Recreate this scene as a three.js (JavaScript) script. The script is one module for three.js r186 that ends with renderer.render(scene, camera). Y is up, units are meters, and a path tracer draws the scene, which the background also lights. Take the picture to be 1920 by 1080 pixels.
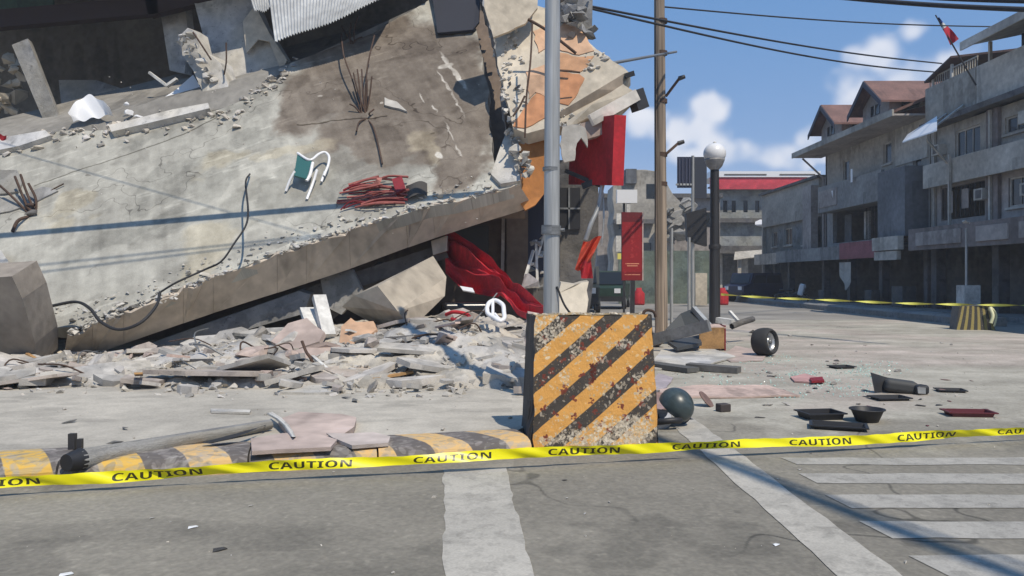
import * as THREE from 'three';
import { ConvexGeometry } from 'three/addons/geometries/ConvexGeometry.js';
import { RoundedBoxGeometry } from 'three/addons/geometries/RoundedBoxGeometry.js';
import { mergeGeometries } from 'three/addons/utils/BufferGeometryUtils.js';

// ---------------------------------------------------------------- camera, sky, sun, exposure
const EYE = 1.45, FOC = 1500, HOR = 520;
const scene = new THREE.Scene();
const camera = new THREE.PerspectiveCamera(39.6, 16 / 9, 0.1, 2000);
camera.position.set(0, EYE, 0);
camera.lookAt(0, EYE, -10);
camera.setViewOffset(1920, 1080, 0, 20, 1920, 1080);       // the lens sits a touch low: horizon a little above the middle
const renderer = new THREE.WebGLRenderer({ antialias: true });
renderer.toneMapping = THREE.LinearToneMapping;
renderer.toneMappingExposure = 1.0;
renderer.shadowMap.enabled = true;
const SUN = new THREE.Vector3(0.33, 1, 0.55).normalize();
const sun = new THREE.DirectionalLight(new THREE.Color(1, 0.905, 0.765), 4.0);
sun.position.copy(SUN).multiplyScalar(80).add(new THREE.Vector3(0, 0, -20));
sun.target.position.set(0, 0, -20);
sun.castShadow = true; sun.shadow.mapSize.set(4096, 4096);
Object.assign(sun.shadow.camera, { left: -50, right: 50, top: 60, bottom: -60, near: 1, far: 220 });
scene.add(sun, sun.target);

// tileable value noise
const lattice = new Float32Array(65536);
{ let s = 12345; for (let i = 0; i < 65536; i++) { s = (Math.imul(s, 1664525) + 1013904223) >>> 0; lattice[i] = s / 4294967296; } }
function vn(x, y, per, seed) {
  let xi = Math.floor(x), yi = Math.floor(y); const fx = x - xi, fy = y - yi;
  const sx = fx * fx * (3 - 2 * fx), sy = fy * fy * (3 - 2 * fy);
  const m = (a) => ((a % per) + per) % per;
  const x0 = m(xi), x1 = m(xi + 1), y0 = m(yi), y1 = m(yi + 1);
  const h = (a, b) => lattice[(Math.imul(a + 1, 7919) + Math.imul(b + 1, 104729) + Math.imul(seed + 1, 15485863)) & 65535];
  const a = h(x0, y0), b = h(x1, y0), c = h(x0, y1), d = h(x1, y1);
  return a + (b - a) * sx + (c - a) * sy + (a - b - c + d) * sx * sy;
}
function fbm(u, v, f, oct, seed) { let s = 0, a = 0.5, n = 0; for (let i = 0; i < oct; i++) { s += a * vn(u * f, v * f, f, seed + i * 7); n += a; a *= 0.55; f *= 2; } return s / n; }
const sm = (a, b, x) => { const t = Math.min(1, Math.max(0, (x - a) / (b - a))); return t * t * (3 - 2 * t); };
const mix = (a, b, t) => a + (b - a) * t;
{ // sky: clear blue, milky near the horizon, heaps of cumulus low down, added cloud out of view
  const w = 2048, h = 1024, data = new Float32Array(w * h * 4);
  const puffs = [[1330, 200, 42, 34], [1300, 250, 55, 42], [1290, 300, 60, 45], [1640, 110, 46, 34], [1700, 150, 80, 45], [1620, 180, 70, 48], [1760, 130, 60, 45], [1714, 62, 20, 20], [1200, 250, 55, 36], [1420, 300, 80, 32], [1560, 250, 60, 40]]
    .map(([px, py, rx, ry]) => [Math.atan((px - 960) / FOC), Math.atan((HOR - py) / Math.hypot(FOC, px - 960)), rx / FOC, ry / FOC]);
  for (let j = 0; j < h; j++) for (let i = 0; i < w; i++) {
    const el = (j + 0.5) / h * Math.PI - Math.PI / 2;               // row 0 = straight down
    const az = ((i + 0.5) / w * 2 * Math.PI) - Math.PI / 2;         // 0 = -z
    const e = Math.max(0, el) / (Math.PI / 2);
    const k = Math.pow(1 - e, 9);
    let r = mix(0.115, 0.50, k), g = mix(0.285, 0.63, k), b = mix(0.60, 0.85, k);
    const u = i / w, v = j / h;
    let a2 = az; while (a2 > Math.PI) a2 -= 2 * Math.PI; while (a2 < -Math.PI) a2 += 2 * Math.PI;
    const n1 = fbm(u, v * 0.5, 64, 5, 3), n2 = fbm(u, v * 0.5, 14, 5, 31), n3 = fbm(u, v * 0.5, 160, 3, 37);
    let c = sm(0.53, 0.70, n2 * 0.6 + n1 * 0.4) * sm(0.95, 0.15, el) * 0.9 * sm(0.55, 0.9, Math.abs(a2 - 0.33) + Math.max(0, el - 0.4) * 3);  // cloud added outside the view to make the skylight less blue
    let p = 0;
    for (const [pa, pe, rx, ry] of puffs) { const d = Math.hypot((a2 - pa) / rx, (el - pe) / ry); p = Math.max(p, 1.3 - d); }
    if (p > 0) c = Math.max(c, sm(0.22, 0.95, p * 0.72 + (n1 - 0.5) * 2.4 + (n3 - 0.5) * 1.6) * (0.62 + 0.5 * n3));
    c = Math.max(c, sm(0.16, 0.0, el) * 0.42 * (0.5 + n1));
    const cr = 0.78, cg = 0.82, cb = 0.92;
    r = mix(r, cr, c); g = mix(g, cg, c); b = mix(b, cb, c);
    if (el < 0) { r = 0.25; g = 0.25; b = 0.25; }
    data.set([r, g, b, 1], (j * w + i) * 4);
  }
  const t = new THREE.DataTexture(data, w, h, THREE.RGBAFormat, THREE.FloatType);
  t.mapping = THREE.EquirectangularReflectionMapping; t.magFilter = t.minFilter = THREE.LinearFilter; t.wrapS = THREE.RepeatWrapping; t.needsUpdate = true;
  scene.background = t; scene.environment = t;
}

// ---------------------------------------------------------------- helpers
const V = (x, y, z) => new THREE.Vector3(x, y, z);
const W = (px, py, d) => V((px - 960) / FOC * d, EYE + (HOR - py) / FOC * d, -d);      // a point of the place at depth d
const GP = (px, py, h = 0) => W(px, py, (EYE - h) * FOC / (py - HOR));                 // a point on level ground at height h
let seedState = 77;
const rnd = () => { seedState = (Math.imul(seedState, 1664525) + 1013904223) >>> 0; return seedState / 4294967296; };
const rr = (a, b) => a + (b - a) * rnd();
const taken = new Map();
function numbered(n) { const k = taken.get(n) ?? 0; taken.set(n, k + 1); return k ? `${n}_${String(k).padStart(3, '0')}` : n; }
function boxUV(g) {                                                                    // uv in metres by dominant axis
  if (g.index) g = g.toNonIndexed();
  const p = g.attributes.position, uv = new Float32Array(p.count * 2), a = V(), b = V(), c = V(), n = V();
  for (let i = 0; i < p.count; i += 3) {
    a.fromBufferAttribute(p, i); b.fromBufferAttribute(p, i + 1); c.fromBufferAttribute(p, i + 2);
    n.copy(b).sub(a).cross(c.clone().sub(a)); const ax = Math.abs(n.x), ay = Math.abs(n.y), az = Math.abs(n.z);
    [a, b, c].forEach((q, k) => { const [s, t] = ay >= ax && ay >= az ? [q.x, q.z] : ax >= az ? [q.z, q.y] : [q.x, q.y]; uv[(i + k) * 2] = s; uv[(i + k) * 2 + 1] = t; });
  }
  g.setAttribute('uv', new THREE.BufferAttribute(uv, 2));
  return g;
}
function strip(g) { for (const k of Object.keys(g.attributes)) if (!['position', 'normal', 'uv'].includes(k)) g.deleteAttribute(k); return g; }
function merge(list) { return list.length === 1 ? list[0] : mergeGeometries(list.map((g) => strip(g.index ? g.toNonIndexed() : g))); }
function prism(pts, off) {                                                             // polygon pts pushed through by off
  const n = V(); for (let i = 0; i < pts.length; i++) { const a = pts[i], b = pts[(i + 1) % pts.length]; n.x += (a.y - b.y) * (a.z + b.z); n.y += (a.z - b.z) * (a.x + b.x); n.z += (a.x - b.x) * (a.y + b.y); }
  n.normalize(); if (n.dot(off) > 0) { pts = [...pts].reverse(); n.negate(); }
  const e1 = (Math.abs(n.y) > 0.9 ? V(1, 0, 0) : V(0, 1, 0)).cross(n).normalize(), e2 = n.clone().cross(e1);
  const tri = THREE.ShapeUtils.triangulateShape(pts.map((p) => new THREE.Vector2(p.dot(e1), p.dot(e2))), []);
  const back = pts.map((p) => p.clone().add(off)), pos = [], put = (...v) => v.forEach((q) => pos.push(q.x, q.y, q.z));
  for (const [i, j, k] of tri) {
    const fl = pts[j].clone().sub(pts[i]).cross(pts[k].clone().sub(pts[i])).dot(n) > 0;
    const [a, b, c] = fl ? [i, j, k] : [i, k, j];
    put(pts[a], pts[b], pts[c]); put(back[a], back[c], back[b]);
  }
  for (let i = 0; i < pts.length; i++) { const j = (i + 1) % pts.length; put(pts[i], back[i], pts[j]); put(pts[j], back[i], back[j]); }
  const g = new THREE.BufferGeometry(); g.setAttribute('position', new THREE.Float32BufferAttribute(pos, 3)); g.computeVertexNormals();
  return boxUV(g);
}
function box(w, h, d, x = 0, y = 0, z = 0, rx = 0, ry = 0, rz = 0) {
  const g = new THREE.BoxGeometry(w, h, d).toNonIndexed(); g.applyMatrix4(new THREE.Matrix4().compose(V(x, y, z), new THREE.Quaternion().setFromEuler(new THREE.Euler(rx, ry, rz)), V(1, 1, 1)));
  return boxUV(g);
}
function bb(x0, x1, y0, y1, z0, z1) { return box(Math.abs(x1 - x0), Math.abs(y1 - y0), Math.abs(z1 - z0), (x0 + x1) / 2, (y0 + y1) / 2, (z0 + z1) / 2); }
function bar(a, b, w, h = w) {                                                         // square bar from a to b
  const d = b.clone().sub(a), g = new THREE.BoxGeometry(w, h, d.length()).toNonIndexed();
  boxUV(g); const m = new THREE.Matrix4().lookAt(a, b, Math.abs(d.clone().normalize().y) > 0.95 ? V(0, 0, 1) : V(0, 1, 0)); m.setPosition(a.clone().add(b).multiplyScalar(0.5));
  return g.applyMatrix4(m);
}
function rod(a, b, r0, r1 = r0, n = 10) {                                              // round bar, r0 at a
  const d = b.clone().sub(a), g = new THREE.CylinderGeometry(r1, r0, d.length(), n, 1);
  g.applyMatrix4(new THREE.Matrix4().compose(a.clone().add(b).multiplyScalar(0.5), new THREE.Quaternion().setFromUnitVectors(V(0, 1, 0), d.normalize()), V(1, 1, 1)));
  return g.toNonIndexed();
}
function tube(pts, r, n = 24, m = 7) { return new THREE.TubeGeometry(new THREE.CatmullRomCurve3(pts), n, r, m, false).toNonIndexed(); }
function sheet(f, nu, nv) {                                                            // f(u, v) -> point
  const pos = [], uv = [], id = [];
  for (let j = 0; j <= nv; j++) for (let i = 0; i <= nu; i++) { const p = f(i / nu, j / nv); pos.push(p.x, p.y, p.z); uv.push(i / nu, j / nv); }
  for (let j = 0; j < nv; j++) for (let i = 0; i < nu; i++) { const a = j * (nu + 1) + i; id.push(a, a + 1, a + nu + 1, a + 1, a + nu + 2, a + nu + 1); }
  const g = new THREE.BufferGeometry(); g.setAttribute('position', new THREE.Float32BufferAttribute(pos, 3)); g.setAttribute('uv', new THREE.Float32BufferAttribute(uv, 2)); g.setIndex(id); g.computeVertexNormals();
  return g.toNonIndexed();
}
function lathe(prof, n = 24) { return new THREE.LatheGeometry(prof.map(([x, y]) => new THREE.Vector2(x, y)), n).toNonIndexed(); }
function xf(g, x, y, z, ry = 0, rx = 0, rz = 0, s = 1) { return g.applyMatrix4(new THREE.Matrix4().compose(V(x, y, z), new THREE.Quaternion().setFromEuler(new THREE.Euler(rx, ry, rz, 'YXZ')), typeof s === 'number' ? V(s, s, s) : s)); }
function part(name, geos, m, parent, label) {
  const o = new THREE.Mesh(merge(Array.isArray(geos) ? geos : [geos]), m); o.name = name; o.castShadow = o.receiveShadow = true; parent.add(o);
  if (label) o.userData.label = label;
  return o;
}
function parts(name, geos, m, parent, label) { return geos.map((g) => part(name, g, m, parent, label)); }
function thing(name, label, category, group) { const o = new THREE.Group(); o.name = numbered(name); o.userData = { label, category }; if (group) o.userData.group = group; scene.add(o); return o; }
function seat(o) {                                                                     // move a thing's origin to the middle of its base
  const b = new THREE.Box3().setFromObject(o), c = V((b.min.x + b.max.x) / 2, b.min.y, (b.min.z + b.max.z) / 2);
  if (o.isMesh) { o.geometry.translate(-c.x, -c.y, -c.z); } else for (const k of o.children) k.position.sub(c);
  o.position.add(c); return o;
}
function solo(name, geos, m, label, category, group, kind) {
  const o = part(numbered(name), geos, m, scene); o.userData = { label, category }; if (group) o.userData.group = group; if (kind) o.userData.kind = kind;
  return seat(o);
}
function struct(name, geos, m) { const o = part(numbered(name), geos, m, scene); o.userData = { kind: 'structure' }; return o; }

// ---------------------------------------------------------------- textures and materials
function tex(size, f, srgb = true, hgt = size) {
  const d = new Uint8Array(size * hgt * 4);
  for (let j = 0; j < hgt; j++) for (let i = 0; i < size; i++) { const c = f(i / size, j / hgt); const k = (j * size + i) * 4; d[k] = Math.max(0, Math.min(255, c[0] * 255)); d[k + 1] = Math.max(0, Math.min(255, c[1] * 255)); d[k + 2] = Math.max(0, Math.min(255, c[2] * 255)); d[k + 3] = 255; }
  const t = new THREE.DataTexture(d, size, hgt); t.wrapS = t.wrapT = THREE.RepeatWrapping; t.magFilter = THREE.LinearFilter; t.minFilter = THREE.LinearMipmapLinearFilter; t.generateMipmaps = true; if (srgb) t.colorSpace = THREE.SRGBColorSpace; t.needsUpdate = true;
  return t;
}
const rep = (t, s) => { const c = t.clone(); c.repeat.set(1 / s, 1 / s); c.needsUpdate = true; return c; };
const concreteRaw = tex(1024, (u, v) => {
  const a = fbm(u, v, 4, 6, 1), b = fbm(u, v, 24, 4, 9), g = vn(u * 512, v * 512, 512, 5);
  const st = sm(0.56, 0.66, fbm(u, v, 6, 5, 21)) * 0.16, sp = sm(0.80, 0.86, fbm(u, v, 64, 2, 41)) * 0.22;
  const l = 0.76 + (a - 0.5) * 0.30 + (b - 0.5) * 0.18 + (g - 0.5) * 0.08 - st * 0.7 - sp * 0.7, w = (fbm(u, v, 3, 3, 61) - 0.5) * 0.10;
  return [l + w + 0.1, l + 0.1 + w * 0.4, l + 0.1 - w];
});
const concreteBump = tex(1024, (u, v) => { const l = fbm(u, v, 16, 6, 71) * 0.75 + vn(u * 400, v * 400, 400, 6) * 0.25; return [l, l, l]; }, false);
const dirtRaw = tex(512, (u, v) => { const l = 0.86 + (fbm(u, v, 4, 5, 101) - 0.5) * 0.35 + (fbm(u, v, 40, 3, 103) - 0.5) * 0.2 - sm(0.58, 0.7, fbm(u, v * 0.25, 8, 4, 105)) * 0.12; return [l, l * 0.995, l * 0.98]; });
const cMap = rep(concreteRaw, 3.2), cBump = rep(concreteBump, 1.6), dMap = rep(dirtRaw, 2.2);
const C = (r, g, b) => new THREE.Color().setRGB(r, g, b);
const conc = (r, g, b, extra = {}) => new THREE.MeshStandardMaterial({ color: C(r, g, b), map: cMap, bumpMap: cBump, bumpScale: 0.02, roughness: 0.95, ...extra });
const dMap6 = rep(dirtRaw, 5.5);
const plaster = (r, g, b, extra = {}) => new THREE.MeshStandardMaterial({ color: C(r, g, b), map: dMap6, bumpMap: cBump, bumpScale: 0.008, roughness: 0.93, side: THREE.DoubleSide, ...extra });
const paint = (r, g, b, rough = 0.7, extra = {}) => new THREE.MeshStandardMaterial({ color: C(r, g, b), map: dMap, roughness: rough, side: THREE.DoubleSide, ...extra });
const plain = (r, g, b, rough = 0.6, extra = {}) => new THREE.MeshStandardMaterial({ color: C(r, g, b), roughness: rough, side: THREE.DoubleSide, ...extra });
const M = {
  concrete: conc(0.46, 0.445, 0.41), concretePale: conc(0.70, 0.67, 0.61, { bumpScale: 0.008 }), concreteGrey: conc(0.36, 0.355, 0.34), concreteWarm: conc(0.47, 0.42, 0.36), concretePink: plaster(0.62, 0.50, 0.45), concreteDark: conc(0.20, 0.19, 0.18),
  loose: [[0.70, 0.65, 0.57], [0.58, 0.54, 0.475], [0.78, 0.72, 0.63], [0.60, 0.515, 0.44], [0.40, 0.365, 0.315], [0.70, 0.55, 0.46]].map((c) => conc(...c, { map: rep(concreteRaw, 7), bumpMap: rep(concreteBump, 6), bumpScale: 0.014 })),
  rubble: [[0.68, 0.635, 0.56], [0.57, 0.535, 0.475], [0.76, 0.70, 0.615], [0.60, 0.52, 0.45]].map((c) => conc(...c, { bumpScale: 0.008 })),
  beam: plaster(0.72, 0.63, 0.53), beige: plaster(0.56, 0.475, 0.36), plasterCream: plaster(0.74, 0.66, 0.54), plasterWhite: plaster(0.78, 0.745, 0.69),
  orange: plaster(0.76, 0.36, 0.18), orangePale: plaster(0.82, 0.53, 0.35), orangeShaded: plaster(0.62, 0.27, 0.09), interior: plaster(0.34, 0.325, 0.30), brown: plaster(0.22, 0.17, 0.135),
  rust: paint(0.11, 0.065, 0.045, 0.85), galv: paint(0.56, 0.57, 0.57, 0.45, { metalness: 0.35 }), steel: paint(0.30, 0.31, 0.32, 0.5, { metalness: 0.4 }), darkMetal: paint(0.055, 0.055, 0.06, 0.5, { metalness: 0.3 }),
  black: plain(0.018, 0.018, 0.02, 0.55), blackGloss: plain(0.015, 0.016, 0.018, 0.25), cable: plain(0.02, 0.02, 0.022, 0.7),
  white: paint(0.78, 0.77, 0.74, 0.6), whiteGloss: plain(0.80, 0.80, 0.80, 0.3), red: paint(0.58, 0.022, 0.035, 0.8), redDeep: paint(0.28, 0.012, 0.02, 0.6), redOrange: paint(0.75, 0.09, 0.04, 0.7),
  corrugated: paint(0.62, 0.64, 0.66, 0.55, { metalness: 0.15 }), roofBrown: paint(0.23, 0.125, 0.105, 0.75), roofRed: paint(0.80, 0.07, 0.10, 0.55),
  wallGrey: plaster(0.52, 0.49, 0.44), wallBlue: plaster(0.37, 0.375, 0.375), wallDarkBlue: plaster(0.22, 0.235, 0.26), wallPale: plaster(0.66, 0.63, 0.575), wallPurple: plaster(0.30, 0.26, 0.25), wallMauve: plaster(0.50, 0.455, 0.435),
  glass: new THREE.MeshStandardMaterial({ color: C(0.02, 0.024, 0.028), roughness: 0.12 }), teal: plain(0.035, 0.13, 0.12, 0.45), green: paint(0.05, 0.13, 0.09, 0.45), navy: paint(0.02, 0.03, 0.085, 0.4),
  yellowDull: plain(0.62, 0.60, 0.10, 0.6), glassShard: new THREE.MeshStandardMaterial({ color: C(0.42, 0.60, 0.53), roughness: 0.25 }), maroon: plain(0.12, 0.02, 0.025, 0.45), pinkBoard: paint(0.70, 0.53, 0.46, 0.8), cardboard: paint(0.50, 0.29, 0.12, 0.85), brownDisc: paint(0.24, 0.15, 0.13, 0.7),
};
{ const wood = tex(256, (u, v) => { const l = 0.75 + (fbm(u, v * 0.12, 40, 3, 201) - 0.5) * 0.6 + (fbm(u, v, 4, 4, 203) - 0.5) * 0.45 - sm(0.6, 0.68, fbm(u, v * 0.3, 10, 4, 205)) * 0.25; return [l, l * 0.95, l * 0.88]; }, true, 1024);
  M.wood = new THREE.MeshStandardMaterial({ color: C(0.52, 0.46, 0.41), map: wood, roughness: 0.9 }); }

// ---------------------------------------------------------------- ground, road, markings, kerb
{
  const asph = tex(1024, (u, v) => { const l = 0.80 + (fbm(u, v, 4, 6, 301) - 0.5) * 0.34 + (vn(u * 512, v * 512, 512, 303) - 0.5) * 0.14; return [l, l * 0.985, l * 0.96]; });
  const gm = new THREE.MeshStandardMaterial({ color: C(0.40, 0.385, 0.36), map: rep(asph, 9), roughness: 0.95 });
  const g = new THREE.PlaneGeometry(1400, 1400, 1, 1).rotateX(-Math.PI / 2); struct('ground', boxUV(g), gm);
  // the crossing in front: grey asphalt, with the powder of the collapse lying on it in drifts
  const S = 26, X0 = -13, Z0 = -1.2;
  const road = tex(2048, (u, v) => {
    const x = X0 + u * S, d = -Z0 + v * S;
    const n = fbm(u, v, 8, 6, 311), n2 = fbm(u, v, 48, 4, 313), g1 = vn(u * 1024, v * 1024, 1024, 317), n3 = fbm(u * 0.35, v, 40, 4, 319);
    const edge = 6.9 + (n - 0.5) * 3.4 + (x > 0 ? 0.5 : 0);
    let dust = sm(-0.55, 0.85, d - edge + (n2 - 0.5) * 2.2) * (0.72 + (n3 - 0.5) * 0.7);
    dust = Math.max(dust, sm(0.60, 0.72, n3 * 0.6 + n * 0.4) * 0.35);
    let l = 0.503 + (n - 0.5) * 0.13 + (n2 - 0.5) * 0.09 + (g1 - 0.5) * 0.06 - sm(0.62, 0.72, fbm(u * 0.3, v, 24, 4, 331)) * 0.05;
    const rid = Math.abs(fbm(u, v, 7, 5, 381) - 0.5), crk = sm(0.0035, 0.0008, rid) * sm(0.5, 0.6, fbm(u, v, 6, 3, 383)), oil = sm(0.62, 0.70, fbm(u, v, 30, 4, 385)) * 0.06, g2 = vn(u * 2048, v * 2048, 2048, 387), wh = sm(0.86, 0.93, vn(u * 700, v * 700, 700, 389)) * 0.10;
    l += (g2 - 0.5) * 0.05 - crk * 0.16 - oil + wh * 0.5;
    const pink = sm(0.52, 0.66, fbm(u, v, 6, 4, 341)) * dust;
    const q = sm(0.46, 0.60, fbm(u, v, 120, 2, 351)) * 0.04;
    const dl = 0.690 + (g2 - 0.5) * 0.06 - crk * 0.05 + wh * 0.6 + (n3 - 0.5) * 0.08 + (n2 - 0.5) * 0.13 + (g1 - 0.5) * 0.06 - q;
    return [mix(l * 1.015, dl + 0.014 + 0.02 * pink, dust), mix(l * 0.975, dl - 0.006 - 0.012 * pink, dust), mix(l * 0.885, dl - 0.06, dust)];
  });
  road.wrapS = road.wrapT = THREE.ClampToEdgeWrapping;
  const rg = new THREE.PlaneGeometry(S, S, 1, 1).rotateX(-Math.PI / 2).translate(X0 + S / 2, 0.004, Z0 - S / 2);
  { const p = rg.attributes.position, uv = rg.attributes.uv; for (let i = 0; i < p.count; i++) uv.setXY(i, (p.getX(i) - X0) / S, (Z0 - p.getZ(i)) / S); }
  const rm = new THREE.MeshStandardMaterial({ color: C(1, 1, 1), map: road, bumpMap: rep(concreteBump, 26 / 40), bumpScale: 0.004, roughness: 0.93 }); rm.bumpMap.repeat.set(24, 24);
  struct('road', rg, rm);
  const pt = tex(512, (u, v) => { const n = fbm(u, v, 6, 5, 361), w = sm(0.50, 0.64, fbm(u, v, 14, 5, 363)); const l = mix(0.84, 0.76, w * 0.8) + (n - 0.5) * 0.14 - sm(0.60, 0.68, fbm(u, v, 40, 4, 367)) * 0.05 + (vn(u * 256, v * 256, 256, 365) - 0.5) * 0.09; return [l, l * 0.99, l * 0.97]; });
  const pm = new THREE.MeshStandardMaterial({ color: C(0.62, 0.595, 0.54), map: rep(pt, 2.3), roughness: 0.85 });
  const pm2 = new THREE.MeshStandardMaterial({ color: C(0.52, 0.505, 0.47), map: rep(pt, 1.7), roughness: 0.9 });
  function ragged(pts, step = 0.12, amp = 0.012) { const o = []; pts.forEach((p, i) => { const q = pts[(i + 1) % pts.length], L = p.distanceTo(q), n = Math.max(1, Math.round(L / step)); for (let k = 0; k < n; k++) { const r = p.clone().lerp(q, k / n); r.x += rr(-amp, amp); r.z += rr(-amp, amp); o.push(r); } }); return o; }
  const flat = (pts, y) => { const s = new THREE.Shape(pts.map((p) => new THREE.Vector2(p.x, -p.z))); return boxUV(new THREE.ShapeGeometry(s).rotateX(-Math.PI / 2).translate(0, y, 0)); };
  const near = (a, b, z) => a.clone().lerp(b, (z - a.z) / (b.z - a.z));
  { const a = GP(832, 882), b = GP(948, 880), c = GP(1000, 1080), d = GP(832, 1080);
    struct('lane_line', flat(ragged([a, b, near(b, c, -1.6), near(a, d, -1.6)]), 0.008), pm); }
  struct('edge_line', flat(ragged([V(1.56, 0, -8.2), V(1.86, 0, -8.2), V(1.90, 0, -1.6), V(1.58, 0, -1.6)], 0.2, 0.012), 0.0085), pm);
  for (const [d, w, x0] of [[6.28, 0.24, 2.15], [5.74, 0.28, 2.1], [5.16, 0.30, 2.08], [4.58, 0.30, 2.06], [4.0, 0.30, 2.06], [3.4, 0.30, 2.06]])
    struct('crosswalk_stripe', flat(ragged([V(x0, 0, -d - w / 2), V(6.2, 0, -d - w / 2 - 0.02), V(6.2, 0, -d + w / 2), V(x0 + 0.04, 0, -d + w / 2)], 0.25, 0.014), 0.0078), pm2);
  // pavement behind the kerb
  const k0 = V(-8.0, 0, -4.45), k1 = V(0.16, 0, -6.42), kd = k1.clone().sub(k0).normalize(), kn = V(kd.z, 0, -kd.x).negate(); if (kn.z > 0) kn.negate();
  const pav = prism([k0.clone().addScaledVector(kn, 0.62), k1.clone().addScaledVector(kn, 0.62), V(0.55, 0, -8.2), V(0.9, 0, -10.4), V(1.0, 0, -16), V(-14, 0, -16), V(-14, 0, -4)].map((p) => p.setY(0.095)), V(0, -0.09, 0));
  const pavTex = tex(1024, (u, v) => { const n = fbm(u, v, 5, 6, 371), n2 = fbm(u, v, 40, 4, 373), g1 = vn(u * 512, v * 512, 512, 375), n3 = fbm(u * 0.4, v, 24, 4, 377); const l = 0.685 + (n - 0.5) * 0.14 + (n2 - 0.5) * 0.12 + (g1 - 0.5) * 0.07 - sm(0.58, 0.68, n3) * 0.05; return [l * 1.01, l * 0.975, l * 0.905]; });
  struct('pavement', pav, new THREE.MeshStandardMaterial({ map: rep(pavTex, 7), bumpMap: cBump, bumpScale: 0.006, roughness: 0.95 }));
  // kerb with slanted yellow and black paint, in cast lengths
  const cv = document.createElement('canvas'); cv.width = 2048; cv.height = 256; const c = cv.getContext('2d');
  const kerbSpan = 8.4, kx = (m) => m / kerbSpan * 2048;
  c.fillStyle = '#8d8a86'; c.fillRect(0, 0, 2048, 256);
  const paintKerb = (m0, m1, col) => { c.fillStyle = col; c.beginPath(); c.moveTo(kx(m0 + 0.10), 0); c.lineTo(kx(m1 + 0.10), 0); c.lineTo(kx(m1 - 0.25), 256); c.lineTo(kx(m0 - 0.25), 256); c.fill(); };
  for (let m = 0.35, k = 0; m < 8.5; m += 0.30, k++) paintKerb(m, m + 0.30, k % 2 ? '#635d59' : (m > 5.6 ? '#d2ad74' : '#d3aa52'));
  let cs = 5; const cr = () => { cs = (Math.imul(cs, 1664525) + 1013904223) >>> 0; return cs / 4294967296; };
  for (let i = 0; i < 4200; i++) { const x = cr() * 2048, y = cr() * 256, r = 1 + cr() * cr() * 9, wornMid = x > kx(3.4) && x < kx(6.3) ? 1.6 : 1; c.globalAlpha = 0.18 + cr() * 0.3; c.fillStyle = cr() < 0.75 ? '#a39d97' : '#77726c'; c.beginPath(); c.ellipse(x, y, r * 2.2 * wornMid, r, cr() * 3, 0, 7); c.fill(); }
  c.globalAlpha = 1;
  const kt = new THREE.CanvasTexture(cv); kt.colorSpace = THREE.SRGBColorSpace; kt.wrapS = kt.wrapT = THREE.ClampToEdgeWrapping;
  const km = new THREE.MeshStandardMaterial({ map: kt, bumpMap: cBump, bumpScale: 0.006, roughness: 0.9 });
  const prof = [[0, 0.0], [0.0, 0.07], [0.02, 0.105], [0.06, 0.13], [0.14, 0.143], [0.34, 0.142], [0.52, 0.132], [0.63, 0.118], [0.66, 0.08], [0.66, 0.0]];
  const kl = [0]; for (const p of prof.slice(1)) { const q = prof[kl.length - 1]; kl.push(kl[kl.length - 1] + Math.hypot(p[0] - q[0], p[1] - q[1])); }
  const kerb = thing('painted_kerb', 'low kerb painted in worn slanted yellow and black stripes', 'kerb');
  const total = k0.distanceTo(k1); let a0 = 0;
  for (const L of [2.1, 1.35, 1.5, 1.28, 0.95, 2.2]) {
    const a1 = Math.min(total, a0 + L - 0.014), lift = rr(-0.012, 0.012), tilt = rr(-0.012, 0.012);
    const at = (m, i) => k0.clone().addScaledVector(kd, m).addScaledVector(kn, prof[i][0]).setY(Math.max(0, prof[i][1] + (i > 0 && i < prof.length - 1 ? lift + tilt * (m - a0) / L : 0)));
    const pos = [], uv = [], put = (p, m, i) => { pos.push(p.x, p.y, p.z); uv.push(m / kerbSpan, 1 - kl[i] / kl[kl.length - 1]); };
    const seg = 6; for (let s = 0; s < seg; s++) for (let i = 0; i < prof.length - 1; i++) { const m0 = mix(a0, a1, s / seg), m1 = mix(a0, a1, (s + 1) / seg); for (const [m, j] of [[m0, i], [m1, i], [m0, i + 1], [m1, i], [m1, i + 1], [m0, i + 1]]) put(at(m, j), m, j); }
    for (const m of [a0, a1]) for (let i = 1; i < prof.length - 1; i++) { const t = [0, i, i + 1]; if (m === a0) t.reverse(); for (const j of t) put(at(m, j), m, j); }
    const kg = new THREE.BufferGeometry(); kg.setAttribute('position', new THREE.Float32BufferAttribute(pos, 3)); kg.setAttribute('uv', new THREE.Float32BufferAttribute(uv, 2)); kg.computeVertexNormals();
    km.side = THREE.DoubleSide; part('kerb_stone', kg, km, kerb); a0 += L; if (a0 >= total - 0.05) break;
  }
  seat(kerb);
  // far side: long raised median and the pavement under the shop fronts
  const med = thing('median_kerb', 'long low concrete median kerb along the far road', 'kerb');
  for (let d = 23.6; d < 70; d += 2.4) part('kerb_stone', [prism([V(13.7, 0, -d), V(13.7, 0.2, -d), V(13.78, 0.26, -d), V(14.55, 0.26, -d), V(14.6, 0.2, -d), V(14.6, 0, -d)], V(0, 0, -2.37))], M.concreteGrey, med);
  seat(med);
  struct('pavement_under_shops', bb(16.2, 40, 0.0, 0.16, -12, -64), M.concreteGrey);
  struct('pavement_across', bb(-30, 40, 0.0, 0.16, -66, -80), M.concreteGrey);
}

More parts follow.
